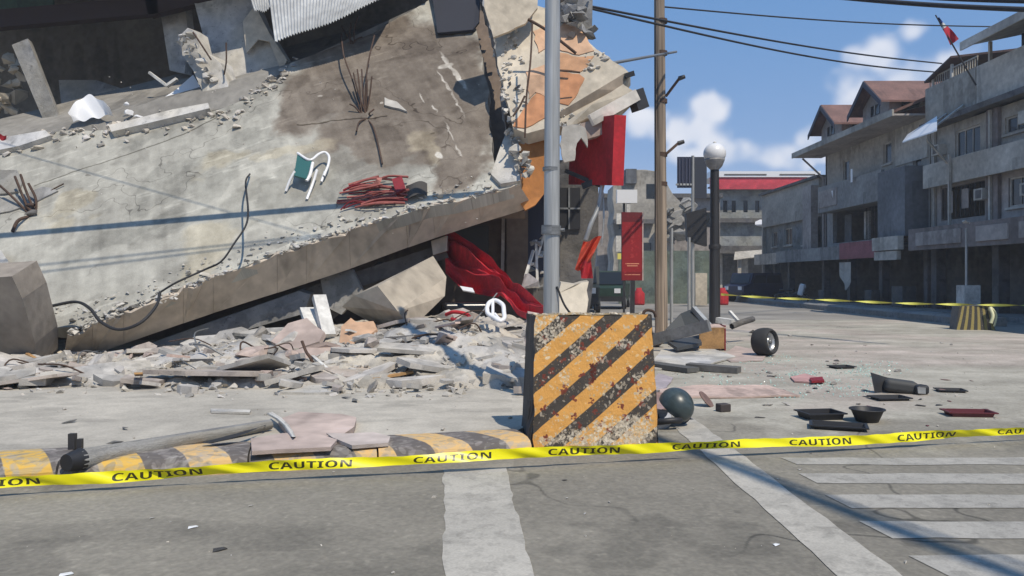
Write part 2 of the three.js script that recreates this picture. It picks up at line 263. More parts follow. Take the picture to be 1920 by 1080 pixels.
// ---------------------------------------------------------------- the collapsed building
const P1 = W(175, 610, 13.6), P2 = W(975, 345, 15.0), P3 = W(500, 110, 19.1);
const sN = P2.clone().sub(P1).cross(P3.clone().sub(P1)).normalize(); if (sN.z < 0) sN.negate();
const s1 = P2.clone().sub(P1).normalize(), s2 = sN.clone().cross(s1).normalize(); if (s2.y < 0) s2.negate();
function onPlane(px, py, o, n, lift = 0) { const e = V(0, EYE, 0), r = W(px, py, 1).sub(e); const t = o.clone().sub(e).dot(n) / r.dot(n); return e.add(r.multiplyScalar(t)).addScaledVector(n, lift); }
const SP = (px, py, lift = 0) => onPlane(px, py, P1, sN, lift);
const ST = (px, py) => { const q = SP(px, py).sub(P1); return [q.dot(s1), q.dot(s2)]; };
// angular lumps of broken concrete, shared
const lumps = []; for (let k = 0; k < 9; k++) { const pts = []; const n = 9 + (k % 4); for (let i = 0; i < n; i++) { const p = V(rr(-1, 1), rr(-1, 1), rr(-1, 1)); p.normalize().multiplyScalar(rr(0.75, 1.05)); p.y *= 0.62; p.z *= rr(0.7, 0.95); pts.push(p); } lumps.push(boxUV(new ConvexGeometry(pts))); }
const lump = (p, s, k = Math.floor(rnd() * lumps.length), flat = 1) => { const g = xf(lumps[k].clone(), p.x, p.y, p.z, rr(0, 6.28), rr(-0.5, 0.5), rr(-0.5, 0.5), V(s, s * flat, s)), uv = g.attributes.uv, ou = rnd() * 3, ov = rnd() * 3; for (let i = 0; i < uv.count; i++) uv.setXY(i, uv.getX(i) * s + ou, uv.getY(i) * s + ov); return g; };
function jag(pts, step, amp) { const o = []; pts.forEach((p, i) => { const q = pts[(i + 1) % pts.length], n = Math.max(1, Math.round(p.distanceTo(q) / step)); for (let k = 0; k < n; k++) { const r = p.clone().lerp(q, k / n); const t = q.clone().sub(p).normalize(), m = t.cross(sN); if (k) r.addScaledVector(m, rr(-amp, amp)); o.push(r); } }); return o; }
const ruin = thing('collapsed_building', 'collapsed concrete building with a huge tilted floor slab leaning to the left', 'building');
{
  // floor slab with the weathering and paint stains it carries
  const S = 16, T0 = [-5, -3];
  const blob = (px, py, rs, rt) => { const [a, b] = ST(px, py); return [a, b, rs, rt]; };
  const browns = [blob(660, 150, 1.9, 2.2), blob(760, 110, 1.7, 2.2), blob(850, 180, 1.5, 2.6), blob(760, 240, 1.9, 1.6), blob(600, 190, 1.2, 1.2), blob(880, 300, 0.9, 1.0)];
  const creams = [blob(540, 285, 0.65, 0.35), blob(610, 275, 0.7, 0.3), blob(430, 310, 0.7, 0.4), blob(120, 400, 0.5, 0.4), blob(420, 450, 0.9, 0.5), blob(800, 275, 0.45, 0.8)];
  const greys = [blob(300, 350, 1.0, 0.6), blob(420, 330, 0.8, 0.8), blob(330, 240, 1.4, 0.4), blob(230, 440, 1.6, 0.5), blob(520, 400, 1.3, 0.5), blob(640, 310, 0.8, 0.6), blob(560, 370, 1.3, 0.7), blob(700, 340, 1.0, 0.6), blob(470, 260, 0.9, 0.4), blob(360, 420, 1.1, 0.4)];
  const drips = [[845, 130, 0.05, 1.0], [835, 160, 0.03, 0.7], [852, 190, 0.03, 0.8], [790, 185, 0.025, 0.25], [815, 205, 0.03, 0.2], [842, 245, 0.025, 0.4], [860, 280, 0.03, 0.25], [825, 290, 0.09, 0.14], [835, 125, 0.22, 0.12], [860, 150, 0.08, 0.6], [715, 195, 0.05, 0.05], [600, 180, 0.07, 0.06]].map(([x, y, a, b]) => blob(x, y, a, b));
  const cracks = [[[60, 352], [130, 325], [250, 285], [340, 255], [400, 225]], [[560, 232], [640, 225], [720, 222]]].map((l) => l.map(([x, y]) => ST(x, y)));
  const segd = (x, y, a, b) => { const dx = b[0] - a[0], dy = b[1] - a[1], t = Math.max(0, Math.min(1, ((x - a[0]) * dx + (y - a[1]) * dy) / (dx * dx + dy * dy))); return Math.hypot(x - a[0] - t * dx, y - a[1] - t * dy); };
  const map = tex(2048, (u, v) => {
    const x = T0[0] + u * S, y = T0[1] + v * S, n = fbm(u, v, 6, 6, 401) - 0.5, n2 = fbm(u, v, 20, 5, 403) - 0.5, f = fbm(u, v, 90, 3, 405) - 0.5, wx = x + n2 * 1.4 + n * 1.6, wy = y + (fbm(u, v, 14, 5, 407) - 0.5) * 1.8;
    const cover = (list, hard) => { let m = 0; for (const [a, b, rs, rt] of list) m = Math.max(m, 1 - Math.hypot((wx - a) / rs, (wy - b) / rt)); return sm(0, hard, m); };
    let r = 0.655, g = 0.645, b = 0.605; const sk = fbm(u, v * 0.14, 96, 4, 411) - 0.5, sc = sm(0.66, 0.74, fbm(u * 0.2, v, 160, 3, 415)) * sm(0.45, 0.6, fbm(u, v, 10, 3, 417)), smu = sm(0.57, 0.66, fbm(u, v, 22, 5, 419)) * 0.055, rid = Math.abs(fbm(u, v, 9, 5, 421) - 0.5), hair = sm(0.0045, 0.001, rid) * sm(0.48, 0.62, fbm(u, v, 5, 3, 423)) * 0.16, gr = vn(u * 1800, v * 1800, 1800, 425) - 0.5; const k = n * 0.14 + n2 * 0.14 + f * 0.12 + sk * 0.13 + sc * 0.06 - smu - hair + gr * 0.07;
    const br = cover(browns, 0.30), gy = cover(greys, 0.25) * 0.7, cm = cover(creams, 0.5) * 0.45;
    r = mix(r, 0.445, br); g = mix(g, 0.408, br); b = mix(b, 0.365, br);
    r = mix(r, 0.560, gy); g = mix(g, 0.553, gy); b = mix(b, 0.518, gy);
    r = mix(r, 0.70, cm); g = mix(g, 0.655, cm); b = mix(b, 0.55, cm);
    let d = 0; for (const [a, c, rs, rt] of drips) d = Math.max(d, 1 - Math.hypot((x + n2 * 0.12 + f * 0.1 - a) / rs, (y + n2 * 0.2 - c) / rt)); d = sm(0.0, 0.35, d) * (0.6 + f);
    r = mix(r, 0.80, d); g = mix(g, 0.78, d); b = mix(b, 0.74, d);
    let cl = 9; for (const l of cracks) for (let i = 0; i < l.length - 1; i++) cl = Math.min(cl, segd(x + n2 * 0.25, y + n2 * 0.2, l[i], l[i + 1])); const ck = sm(0.028, 0.010, cl) * 0.22;
    return [r + k - ck, g + k - ck, b + k * 0.95 - ck];
  });
  const sm_ = new THREE.MeshStandardMaterial({ map, bumpMap: cBump, bumpScale: 0.02, roughness: 0.95 });
  const outline = [[-460, 700], [20, 612], [150, 612], [400, 518], [560, 462], [700, 417], [800, 388], [905, 366], [962, 350], [930, 318], [922, 280], [918, 215], [912, 150], [900, 90], [886, 40], [872, -10], [846, -40], [812, -5], [700, 62], [545, 118], [520, 150], [450, 190], [380, 215], [250, 238], [100, 248], [0, 264], [-460, 335]].map(([x, y]) => SP(x, y));
  const pts = jag(outline, 0.45, 0.05), g = prism(pts, sN.clone().multiplyScalar(-0.28));
  { const p = g.attributes.position, uv = g.attributes.uv, q = V(); for (let i = 0; i < p.count; i++) { q.fromBufferAttribute(p, i).sub(P1); uv.setXY(i, (q.dot(s1) - T0[0]) / S, (q.dot(s2) - T0[1]) / S); } }
  part('floor_slab', g, sm_, ruin, 'huge weathered floor slab, pale grey on the left and browner on the right');
  // edge beam clad in plain panels, its face turned down
  const top = [[128, 628], [175, 609], [232, 585], [345, 540], [400, 519], [520, 477], [575, 457], [655, 432], [760, 397], [810, 384], [895, 366], [974, 348]];
  const bot = [[118, 684], [172, 666], [232, 645], [344, 606], [400, 587], [520, 549], [575, 531], [657, 504], [765, 464], [816, 446], [902, 418], [1000, 388]];
  const tp = top.map(([x, y]) => SP(x, y, 0.02).addScaledVector(s2, -0.015)), bp = bot.map(([x, y], i) => W(x, y, -tp[i].z + 0.62));
  const fn = bp[5].clone().sub(tp[5]).cross(s1).normalize(); if (fn.z < 0) fn.negate();
  for (let i = 0; i < tp.length - 1; i++) {
    const gap = 0.0022, o = fn.clone().multiplyScalar(rr(-0.004, 0.004)), a = tp[i].clone().addScaledVector(s1, gap).add(o), b = tp[i + 1].clone().addScaledVector(s1, -gap).add(o), c = bp[i + 1].clone().addScaledVector(s1, -gap).add(o), d = bp[i].clone().addScaledVector(s1, gap).add(o);
    const ab = [1, 2, 3, 4, 5, 6].map((q) => a.clone().lerp(b, q / 7 + rr(-0.05, 0.05)).addScaledVector(s2, rr(-0.06, 0.02)).addScaledVector(sN, rr(-0.07, 0.01)));
    part('beam_panel', prism([a, ...ab, b, c, d], fn.clone().multiplyScalar(-0.06)), M.beam, ruin);
  }
  part('edge_beam', tp.slice(0, -1).map((_, i) => prism([tp[i], tp[i + 1], bp[i + 1], bp[i]].map((p) => p.clone().addScaledVector(fn, -0.085).addScaledVector(sN, -0.06)), fn.clone().multiplyScalar(-0.4))), M.concreteDark, ruin);
  // crumbled plaster along the top of the beam and down the right-hand break
  const crumbs = [];
  for (let i = 0; i < tp.length - 1; i++) for (let k = 0; k < 54; k++) { const t = rnd(), p = tp[i].clone().lerp(tp[i + 1], t), back = rr(0, 1) ** 2.4 * 0.6; p.addScaledVector(s2, 0.0 + back).addScaledVector(sN, rr(-0.03, 0.02)); crumbs.push(lump(p, (0.015 + rnd() ** 2 * 0.085) * (1.15 - back), undefined, 0.7)); }
  for (let k = 0; k < 90; k++) { const p = SP(rr(60, 330), 0, 0); const x = rr(20, 330), y = 612 - (x - 60) * 0.20 + rr(-30, 4); crumbs.push(lump(SP(x, y, 0.0), rr(0.015, 0.06))); }
  part('crumbled_edge', crumbs, M.concretePale, ruin, 'pale crumbled plaster along the slab edge').userData.kind = 'stuff';
  // crack line: a raised torn edge that shades the slab beside it
  const tear = [[880, -20], [905, 45], [922, 110], [936, 180], [940, 230], [946, 275], [958, 318], [968, 345]], tornA = [], tornB = [];
  for (let i = 0; i < tear.length - 1; i++) for (let k = 0; k < 20; k++) { const t = rnd(), x = mix(tear[i][0], tear[i + 1][0], t) + rr(8, 34), y = mix(tear[i][1], tear[i + 1][1], t); (rnd() < 0.7 ? tornA : tornB).push(lump(SP(x, y, rr(0.05, 0.4)), rr(0.03, 0.15), undefined, 1.2)); }
  part('torn_edge', tornA, M.concretePale, ruin).userData.kind = 'stuff'; part('torn_edge', tornB, M.concreteGrey, ruin).userData.kind = 'stuff';
  part('torn_edge_slab', [prism([[958, 236], [976, 288], [976, 346], [940, 352], [922, 334], [938, 286]].map(([x, y]) => SP(x, y, 0.10)), sN.clone().multiplyScalar(-0.3))], M.concretePale, ruin);
  part('torn_ridge', [prism(jag([[902, 10], [918, 6], [942, 80], [958, 160], [962, 232], [950, 250], [944, 225], [944, 180], [930, 110]].map(([x, y]) => SP(x, y, 0.46)), 0.15, 0.03), sN.clone().multiplyScalar(-0.5))], M.concreteGrey, ruin);
  part('gap_dark_backing', prism([[870, -40], [960, -40], [990, 200], [975, 330], [905, 330], [905, 120]].map(([x, y]) => SP(x, y, -0.9)), sN.clone().multiplyScalar(-0.2)), M.brown, ruin);  // dark backing added behind the gap so the crack shadow reads dark
  // near-black panel stands for a dark opening, darkness put into its colour
  part('dark_opening_panel', prism([SP(806, -40, 0.30), SP(905, -40, 0.30), SP(900, 52, 0.16), SP(888, 64, 0.12), SP(822, 70, 0.12), SP(818, 40, 0.16)], sN.clone().multiplyScalar(-0.05)), plain(0.022, 0.024, 0.034, 0.8), ruin, 'blue-black panel standing in for a dark opening at the slab top');
  // rebar brushes
  const brush = (rods, base, r = 0.018) => parts('rebar', rods.map((l) => tube([SP(base[0] + rr(-6, 6), base[1] + rr(-4, 4), -0.05), ...l.map(([x, y, h], i) => SP(x, y, h))], r, 10, 5)), M.rust, ruin, 'rusty bent reinforcing bars');
  brush([[[668, 175, 0.25], [652, 130, 0.35], [648, 92, 0.4]], [[696, 160, 0.4], [713, 110, 0.6]], [[675, 185, 0.3], [671, 166, 0.4]], [[680, 185, 0.3], [679, 163, 0.45]], [[686, 185, 0.3], [687, 163, 0.45]], [[697, 195, 0.2], [705, 173, 0.4]], [[692, 190, 0.2], [695, 176, 0.35]], [[668, 208, 0.1], [659, 206, 0.15]]], [682, 214]);
  brush([[[676, 232, 0.06], [670, 252, 0.08]], [[700, 240, 0.05], [710, 275, 0.05], [718, 312, 0.06]], [[694, 220, 0.1], [703, 212, 0.1]]], [690, 214]);
  brush([[[652, 75, 0.15], [646, 66, 0.25]], [[668, 72, 0.2], [678, 55, 0.35]], [[660, 74, 0.2], [664, 64, 0.3]], [[672, 80, 0.1], [682, 80, 0.15]]], [662, 82]);
  brush([[[25, 375, 0.2], [-6, 352, 0.35]], [[50, 375, 0.2], [43, 352, 0.3]], [[60, 375, 0.2], [56, 352, 0.35]], [[72, 380, 0.1], [68, 365, 0.3]]], [62, 400], 0.026);
  brush([[[40, 420, 0.1], [26, 438, 0.05]], [[55, 392, 0.1], [70, 392, 0.1]]], [60, 402], 0.035);
  brush([[[100, 358, 0.03], [122, 348, 0.05]]], [80, 368], 0.016);
  part('rebar_stump', [lump(SP(62, 402, 0.06), 0.16, 2)], M.concreteDark, ruin);
  // small plaster pieces lying on the slab
  const bits = []; for (let k = 0; k < 70; k++) bits.push(lump(SP(rr(60, 920), rr(120, 440), 0.0), rr(0.008, 0.032)));
  bits.push(prism([[722, 186], [730, 190], [745, 194], [764, 212], [750, 207], [735, 204], [722, 200]].map(([x, y]) => SP(x, y, 0.05)), sN.clone().multiplyScalar(-0.05)));
  part('plaster_bits', bits, M.plasterWhite, ruin).userData.kind = 'stuff';
  // broken floor pieces at the left end
  part('broken_column', prism(jag([W(-80, 522, 12.0), W(22, 518, 12.0), W(42, 560, 12.2), W(66, 645, 12.75), W(68, 690, 13.0), W(-80, 705, 13.0)], 0.3, 0.02), V(-0.1, 0.25, -0.8)), plaster(0.42, 0.37, 0.32), ruin, 'dark column stub standing at the left end of the slab');
  part('broken_column_cap', prism([SP(-170, 500, 0.16), SP(10, 480, 0.16), SP(24, 500, 0.16), SP(25, 522, 0.16), SP(-170, 545, 0.16)], sN.clone().multiplyScalar(-0.14)), M.concretePale, ruin);
  parts('floor_screed', [prism(jag([[-60, 318], [34, 322], [44, 345], [36, 362], [-60, 372]].map(([x, y]) => SP(x, y, 0.05)), 0.3, 0.03), sN.clone().multiplyScalar(-0.06)), prism(jag([[-60, 375], [30, 372], [80, 352], [110, 360], [60, 385], [20, 398], [-60, 408]].map(([x, y]) => SP(x, y, 0.035)), 0.3, 0.03), sN.clone().multiplyScalar(-0.05))], M.concrete, ruin);
  part('lower_beam', prism([W(250, 655, 14.6), W(560, 545, 15.2), W(582, 552, 15.2), W(570, 588, 15.1), W(450, 622, 14.9), W(300, 668, 14.6)], V(0, 0.05, -0.5)), M.concreteGrey, ruin);
  // shaded underside: back wall, broken wall piers
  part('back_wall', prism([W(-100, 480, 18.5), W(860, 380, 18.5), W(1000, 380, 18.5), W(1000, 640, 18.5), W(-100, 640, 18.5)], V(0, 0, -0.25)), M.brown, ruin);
  parts('cross_beam', [bar(W(560, 560, 15.6), W(835, 470, 16.2), 0.35, 0.3), bar(W(600, 600, 15.5), W(720, 500, 16.6), 0.2, 0.25)], M.concreteDark, ruin);
  part('soffit_strip', prism([W(808, 452, 15.8), W(838, 442, 15.8), W(838, 470, 15.8), W(812, 478, 15.8)], V(0, 0, -0.3)), M.beam, ruin);
  part('wall_remnant', [prism([W(600, 520, 15.4), W(660, 505, 15.4), W(680, 545, 15.3), W(640, 590, 15.2), W(610, 575, 15.3)], V(0, 0, -0.2))], M.concreteGrey, ruin);

  // upper left: floor above, still roofed and dark
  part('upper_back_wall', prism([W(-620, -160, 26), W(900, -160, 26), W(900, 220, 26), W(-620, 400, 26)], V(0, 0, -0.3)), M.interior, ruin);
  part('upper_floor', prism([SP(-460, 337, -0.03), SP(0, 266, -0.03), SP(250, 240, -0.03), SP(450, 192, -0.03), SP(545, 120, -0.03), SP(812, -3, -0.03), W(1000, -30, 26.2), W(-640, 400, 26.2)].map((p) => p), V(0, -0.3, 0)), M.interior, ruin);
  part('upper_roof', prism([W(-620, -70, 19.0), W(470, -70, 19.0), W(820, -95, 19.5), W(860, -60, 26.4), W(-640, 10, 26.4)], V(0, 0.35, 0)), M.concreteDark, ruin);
  parts('roof_beam', [bar(W(-160, 52, 20.6), W(300, 12, 20.6), 0.3, 0.45), bar(W(280, 18, 20.6), W(520, -40, 20.6), 0.3, 0.4)], plain(0.045, 0.03, 0.028, 0.9), ruin, 'dark brown beam under the broken roof');
  part('ceiling_board', [prism([W(-160, -60, 21), W(100, -60, 21), W(100, 30, 21.2), W(-160, 44, 21.2)], V(0, 0, -0.05))], M.green, ruin);
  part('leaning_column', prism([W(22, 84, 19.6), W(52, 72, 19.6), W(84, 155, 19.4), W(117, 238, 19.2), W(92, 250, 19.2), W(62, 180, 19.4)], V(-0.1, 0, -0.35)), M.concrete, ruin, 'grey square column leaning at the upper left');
  parts('inner_wall', [prism([W(110, 150, 23), W(180, 150, 23), W(300, 190, 22.6), W(296, 225, 22), W(120, 245, 22)], V(0, 0, -0.2)), prism([W(288, -60, 21.6), W(340, -60, 21.6), W(352, 60, 21.2), W(346, 138, 20.8), W(318, 132, 20.8)], V(0.1, 0, -0.2))], M.concretePale, ruin);
  part('leaning_wall', [prism([W(344, -70, 20.8), W(452, -70, 20.8), W(492, 40, 20.2), W(536, 112, 19.6), W(522, 150, 19.4), W(440, 196, 19.2), W(392, 108, 20)], V(0.1, -0.05, -0.25))], M.concretePale, ruin, 'grey plastered wall leaning inside the upper floor');
  part('broken_plaster', [prism([W(455, 40, 19.9), W(478, 10, 19.9), W(505, 62, 19.7), W(538, 112, 19.35), W(528, 135, 19.3), W(505, 78, 19.6), W(484, 74, 19.7), W(462, 100, 19.7)], V(0, 0, -0.06))], M.plasterCream, ruin);
  const stump = [[338, 66], [352, 52], [368, 62], [376, 96], [398, 106], [414, 118], [424, 150], [442, 206], [428, 224], [402, 222], [386, 184], [362, 132], [342, 104]].map(([x, y]) => W(x, y, 18.6 + (y - 130) * -0.004));
  part('column_stump', [prism(stump, V(0.12, 0.02, -0.4))], M.concretePale, ruin, 'jagged snapped column rising from the slab');
  part('stump_rubble', Array.from({ length: 46 }, () => { const t = rnd(); return lump(W(mix(346, 432, t) + rr(-12, 12), mix(66, 214, t) + rr(-8, 8), 18.45), rr(0.04, 0.16)); }), M.concretePale, ruin).userData.kind = 'stuff';
  parts('rebar', [tube([W(362, 60, 18.4), W(385, 95, 18.3), W(396, 112, 18.3)], 0.02, 8, 5), tube([W(420, 140, 18.4), W(424, 118, 18.3), W(424, 80, 18.3)], 0.018, 8, 5), tube([W(478, 195, 18.0), W(492, 215, 17.8), W(490, 290, 16.9)], 0.02, 12, 5)], M.rust, ruin);
  const deck = []; for (let k = 0; k < 260; k++) { const x = rr(-60, 560), y = x < 450 ? 262 - x * 0.12 + rr(-8, 40) * rnd() : 190 - (x - 450) * 0.75 + rr(-4, 26); deck.push(lump(SP(x, y, 0.02), rr(0.02, 0.17) * (0.5 + rnd() * 0.6), undefined, 0.7)); }
  part('deck_rubble', deck, M.rubble[2], ruin).userData.kind = 'stuff';
  parts('screed_lip', [prism([[210, 246], [330, 216], [395, 204], [398, 214], [300, 238], [215, 258]].map(([x, y]) => SP(x, y, 0.16)), sN.clone().multiplyScalar(-0.16)), prism([[0, 268], [90, 252], [100, 262], [40, 282], [0, 290]].map(([x, y]) => SP(x, y, 0.12)), sN.clone().multiplyScalar(-0.12))], M.concretePale, ruin);

  // right end: the torn upper wall with orange paint, ledge, gutter
  const R0 = W(962, 240, 15.3), rN = W(1160, 140, 15.75).sub(R0).cross(W(1000, 20, 17.2).sub(R0)).normalize(); if (rN.z < 0) rN.negate();
  const RP = (l, lift) => l.map(([x, y]) => onPlane(x, y, R0, rN, lift)), rOff = (t) => rN.clone().multiplyScalar(-t);
  part('torn_wall', prism(jag(RP([[926, 66], [1000, 8], [1062, 22], [1118, 92], [1182, 138], [1165, 176], [1100, 216], [1042, 236], [988, 250], [962, 240], [946, 180]], 0), 0.25, 0.04), rOff(0.3)), M.plasterCream, ruin, 'torn cream plastered wall with orange paint');
  const orange = (l, m) => part('paint_layer', prism(jag(RP(l, 0.02), 0.14, 0.025), rOff(0.02)), m, ruin);
  orange([[962, 238], [978, 212], [990, 196], [1006, 176], [1024, 184], [1040, 196], [1040, 214], [1010, 228], [985, 241]], M.orange);
  orange([[986, 136], [1022, 122], [1046, 128], [1046, 192], [1022, 182], [1004, 174], [992, 186]], M.orangePale);
  orange([[1044, 58], [1064, 40], [1092, 62], [1114, 96], [1086, 104], [1044, 92]], M.orangePale);
  orange([[1030, 96], [1086, 108], [1114, 106], [1100, 128], [1088, 136], [1040, 130], [1030, 118]], plaster(0.78, 0.44, 0.25));
  orange([[1048, 136], [1086, 140], [1096, 148], [1084, 174], [1066, 198], [1048, 194]], M.orange);
  orange([[1000, 60], [1030, 44], [1036, 86], [1010, 100]], M.orangePale);
  const wb = []; for (let k = 0; k < 95; k++) { const side = rnd(); const [x, y] = side < 0.62 ? [942 + rnd() * rnd() * 50, rr(50, 230)] : side < 0.85 ? [rr(1095, 1140), rr(92, 132)] : [rr(1045, 1100), rr(205, 240)]; wb.push(lump(onPlane(x, y, R0, rN, 0.01), rr(0.03, 0.11), undefined, 0.9)); }
  part('wall_rubble', wb, M.plasterWhite, ruin).userData.kind = 'stuff';
  part('hollow_shade_lumps', RP([[968, 88], [970, 166], [985, 196], [958, 160]], 0.05).map((p) => lump(p, rr(0.07, 0.12), undefined, 0.6)), M.concreteDark, ruin).userData.kind = 'stuff';  // dark lumps stand in for the shade of hollows in the wall
  part('wall_ledge', prism([W(1046, 212, 15.2), W(1120, 168, 15.35), W(1170, 138, 15.55), W(1168, 168, 15.6), W(1128, 196, 15.5), W(1060, 228, 15.35)], V(0, -0.1, -0.35)), plaster(0.56, 0.47, 0.38), ruin);
  part('eave_beam', [prism([W(1062, 228, 15.1), W(1110, 196, 15.1), W(1168, 158, 15.3), W(1190, 172, 15.3), W(1152, 210, 15.2), W(1100, 222, 15.1), W(1064, 240, 15.0)], V(0, -0.18, -0.4))], M.plasterCream, ruin);
  part('gutter', [bar(W(1108, 226, 14.95), W(1194, 178, 15.3), 0.10, 0.22)], M.plasterWhite, ruin, 'pale broken gutter box');
  parts('gutter_end', [box(0.24, 0.38, 0.3, W(1197, 186, 15.35).x, W(1197, 186, 15.35).y, -15.45, 0, 0.3, 0.35), box(0.18, 0.1, 0.2, W(1180, 140, 15.6).x, W(1180, 140, 15.6).y, -15.6, 0.2, 0, 0.3)], M.darkMetal, ruin);
  part('lower_fascia', prism([W(1088, 232, 15.0), W(1150, 212, 15.1), W(1150, 246, 15.1), W(1096, 262, 15.0)], V(0, 0, -0.25)), M.concretePink, ruin);
  part('hanging_plaster', [prism(jag([W(1055, 238, 14.95), W(1082, 232, 14.95), W(1098, 240, 14.95), W(1102, 276, 14.9), W(1090, 258, 14.92), W(1082, 268, 14.92), W(1078, 300, 14.9), W(1058, 304, 14.9), W(1050, 270, 14.92)], 0.1, 0.02), V(0, 0, -0.12))], M.plasterWhite, ruin);
  part('cream_wall_top', prism(jag([W(902, -40, 16.3), W(1014, -40, 16.6), W(1008, 14, 16.5), W(985, 44, 16.4), W(955, 58, 16.3), W(925, 70, 16.2), W(912, 28, 16.2)], 0.2, 0.03), V(0, 0.05, -0.3)), M.plasterCream, ruin, 'rounded cream wall piece at the top of the tear');
  part('top_rubble', [...Array.from({ length: 24 }, () => lump(W(rr(1054, 1106), rr(-20, 66), 16.4 + rr(0, 0.4)), rr(0.1, 0.24))), prism([W(1050, -40, 16.9), W(1112, -40, 16.9), W(1110, 62, 16.8), W(1086, 58, 16.8), W(1052, 40, 16.8)], V(0, 0, -0.3))], M.concreteGrey, ruin).userData.kind = 'stuff';
  parts('rebar', [tube([W(998, 44, 15.6), W(994, 120, 15.15), W(987, 180, 14.95), W(984, 258, 14.8)], 0.02, 14, 5), tube([W(990, 36, 15.7), W(1024, 56, 15.7), W(1060, 84, 15.6), W(1080, 100, 15.6)], 0.03, 12, 6), tube([W(1046, 132, 15.3), W(1088, 136, 15.3)], 0.02, 4, 5), tube([W(984, 180, 15.0), W(974, 200, 14.95), W(962, 218, 14.9)], 0.02, 6, 5)], M.rust, ruin);
  part('orange_wall', prism(jag([W(972, 268, 15.5), W(990, 256, 15.5), W(1024, 262, 15.5), W(1024, 358, 15.4), W(1004, 384, 15.35), W(985, 394, 15.35), W(968, 372, 15.4), W(976, 330, 15.4)], 0.3, 0.03), V(0, 0.0, -0.25)), M.orangeShaded, ruin, 'orange wall below the tear with its shade in the colour');  // darker than the upper orange: the shade is put into the colour
  // shop front under the overhang
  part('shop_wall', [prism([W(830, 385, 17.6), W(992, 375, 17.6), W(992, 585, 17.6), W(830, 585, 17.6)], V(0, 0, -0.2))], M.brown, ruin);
  part('door_frame', [bar(W(882, 406, 17.3), W(946, 402, 17.3), 0.07), bar(W(944, 402, 17.3), W(942, 524, 17.3), 0.07)], M.white, ruin, 'white door frame');
  part('door_leaf', prism([W(852, 424, 17.45), W(916, 424, 17.45), W(916, 500, 17.45), W(852, 500, 17.45)], V(0, 0, -0.06)), plain(0.06, 0.062, 0.06, 0.7), ruin);
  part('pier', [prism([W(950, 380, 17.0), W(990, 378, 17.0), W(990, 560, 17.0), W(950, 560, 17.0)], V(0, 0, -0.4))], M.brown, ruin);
  part('shutter', [prism([W(988, 350, 17.3), W(1050, 340, 17.3), W(1050, 520, 17.3), W(988, 520, 17.3)], V(0, 0, -0.1))], plain(0.03, 0.034, 0.055, 0.7), ruin);
  const ww = thing; part('window_wall', [prism([W(1000, 300, 19), W(1122, 300, 19), W(1122, 440, 19), W(1104, 600, 19), W(1000, 600, 19)], V(0, 0, -0.25))], conc(0.22, 0.21, 0.20), ruin);
  const win = part('window', prism([W(1046, 352, 18.93), W(1088, 352, 18.93), W(1088, 430, 18.93), W(1046, 430, 18.93)], V(0, 0, -0.05)), M.black, ruin);
  part('window_bar', [bar(W(1067, 352, 18.9), W(1067, 430, 18.9), 0.04), bar(W(1046, 391, 18.9), W(1088, 391, 18.9), 0.04)], M.steel, win);
  const sg = W(1112, 285, 15.6), ry = -1.22;
  part('red_sign_box', [box(1.95, 1.28, 0.24, sg.x + 0.05, sg.y, sg.z, 0.05, ry, -0.07)], M.red, ruin, 'red sign box hanging from the broken corner');
  parts('sign_bracket', [bar(W(1092, 350, 15.6), W(1132, 335, 15.5), 0.12), bar(W(1060, 320, 15.8), W(1130, 350, 15.6), 0.08)], M.darkMetal, ruin);
  parts('bent_downpipe', [tube([W(1142, 310, 15.3), W(1130, 345, 15.2), W(1122, 388, 15.1), W(1108, 420, 15.0), W(1098, 450, 15.0)], 0.045, 16, 7), tube([W(1130, 360, 15.2), W(1132, 410, 15.1), W(1128, 460, 15.1)], 0.02, 8, 5)], M.galv, ruin);
  seat(ruin);
}
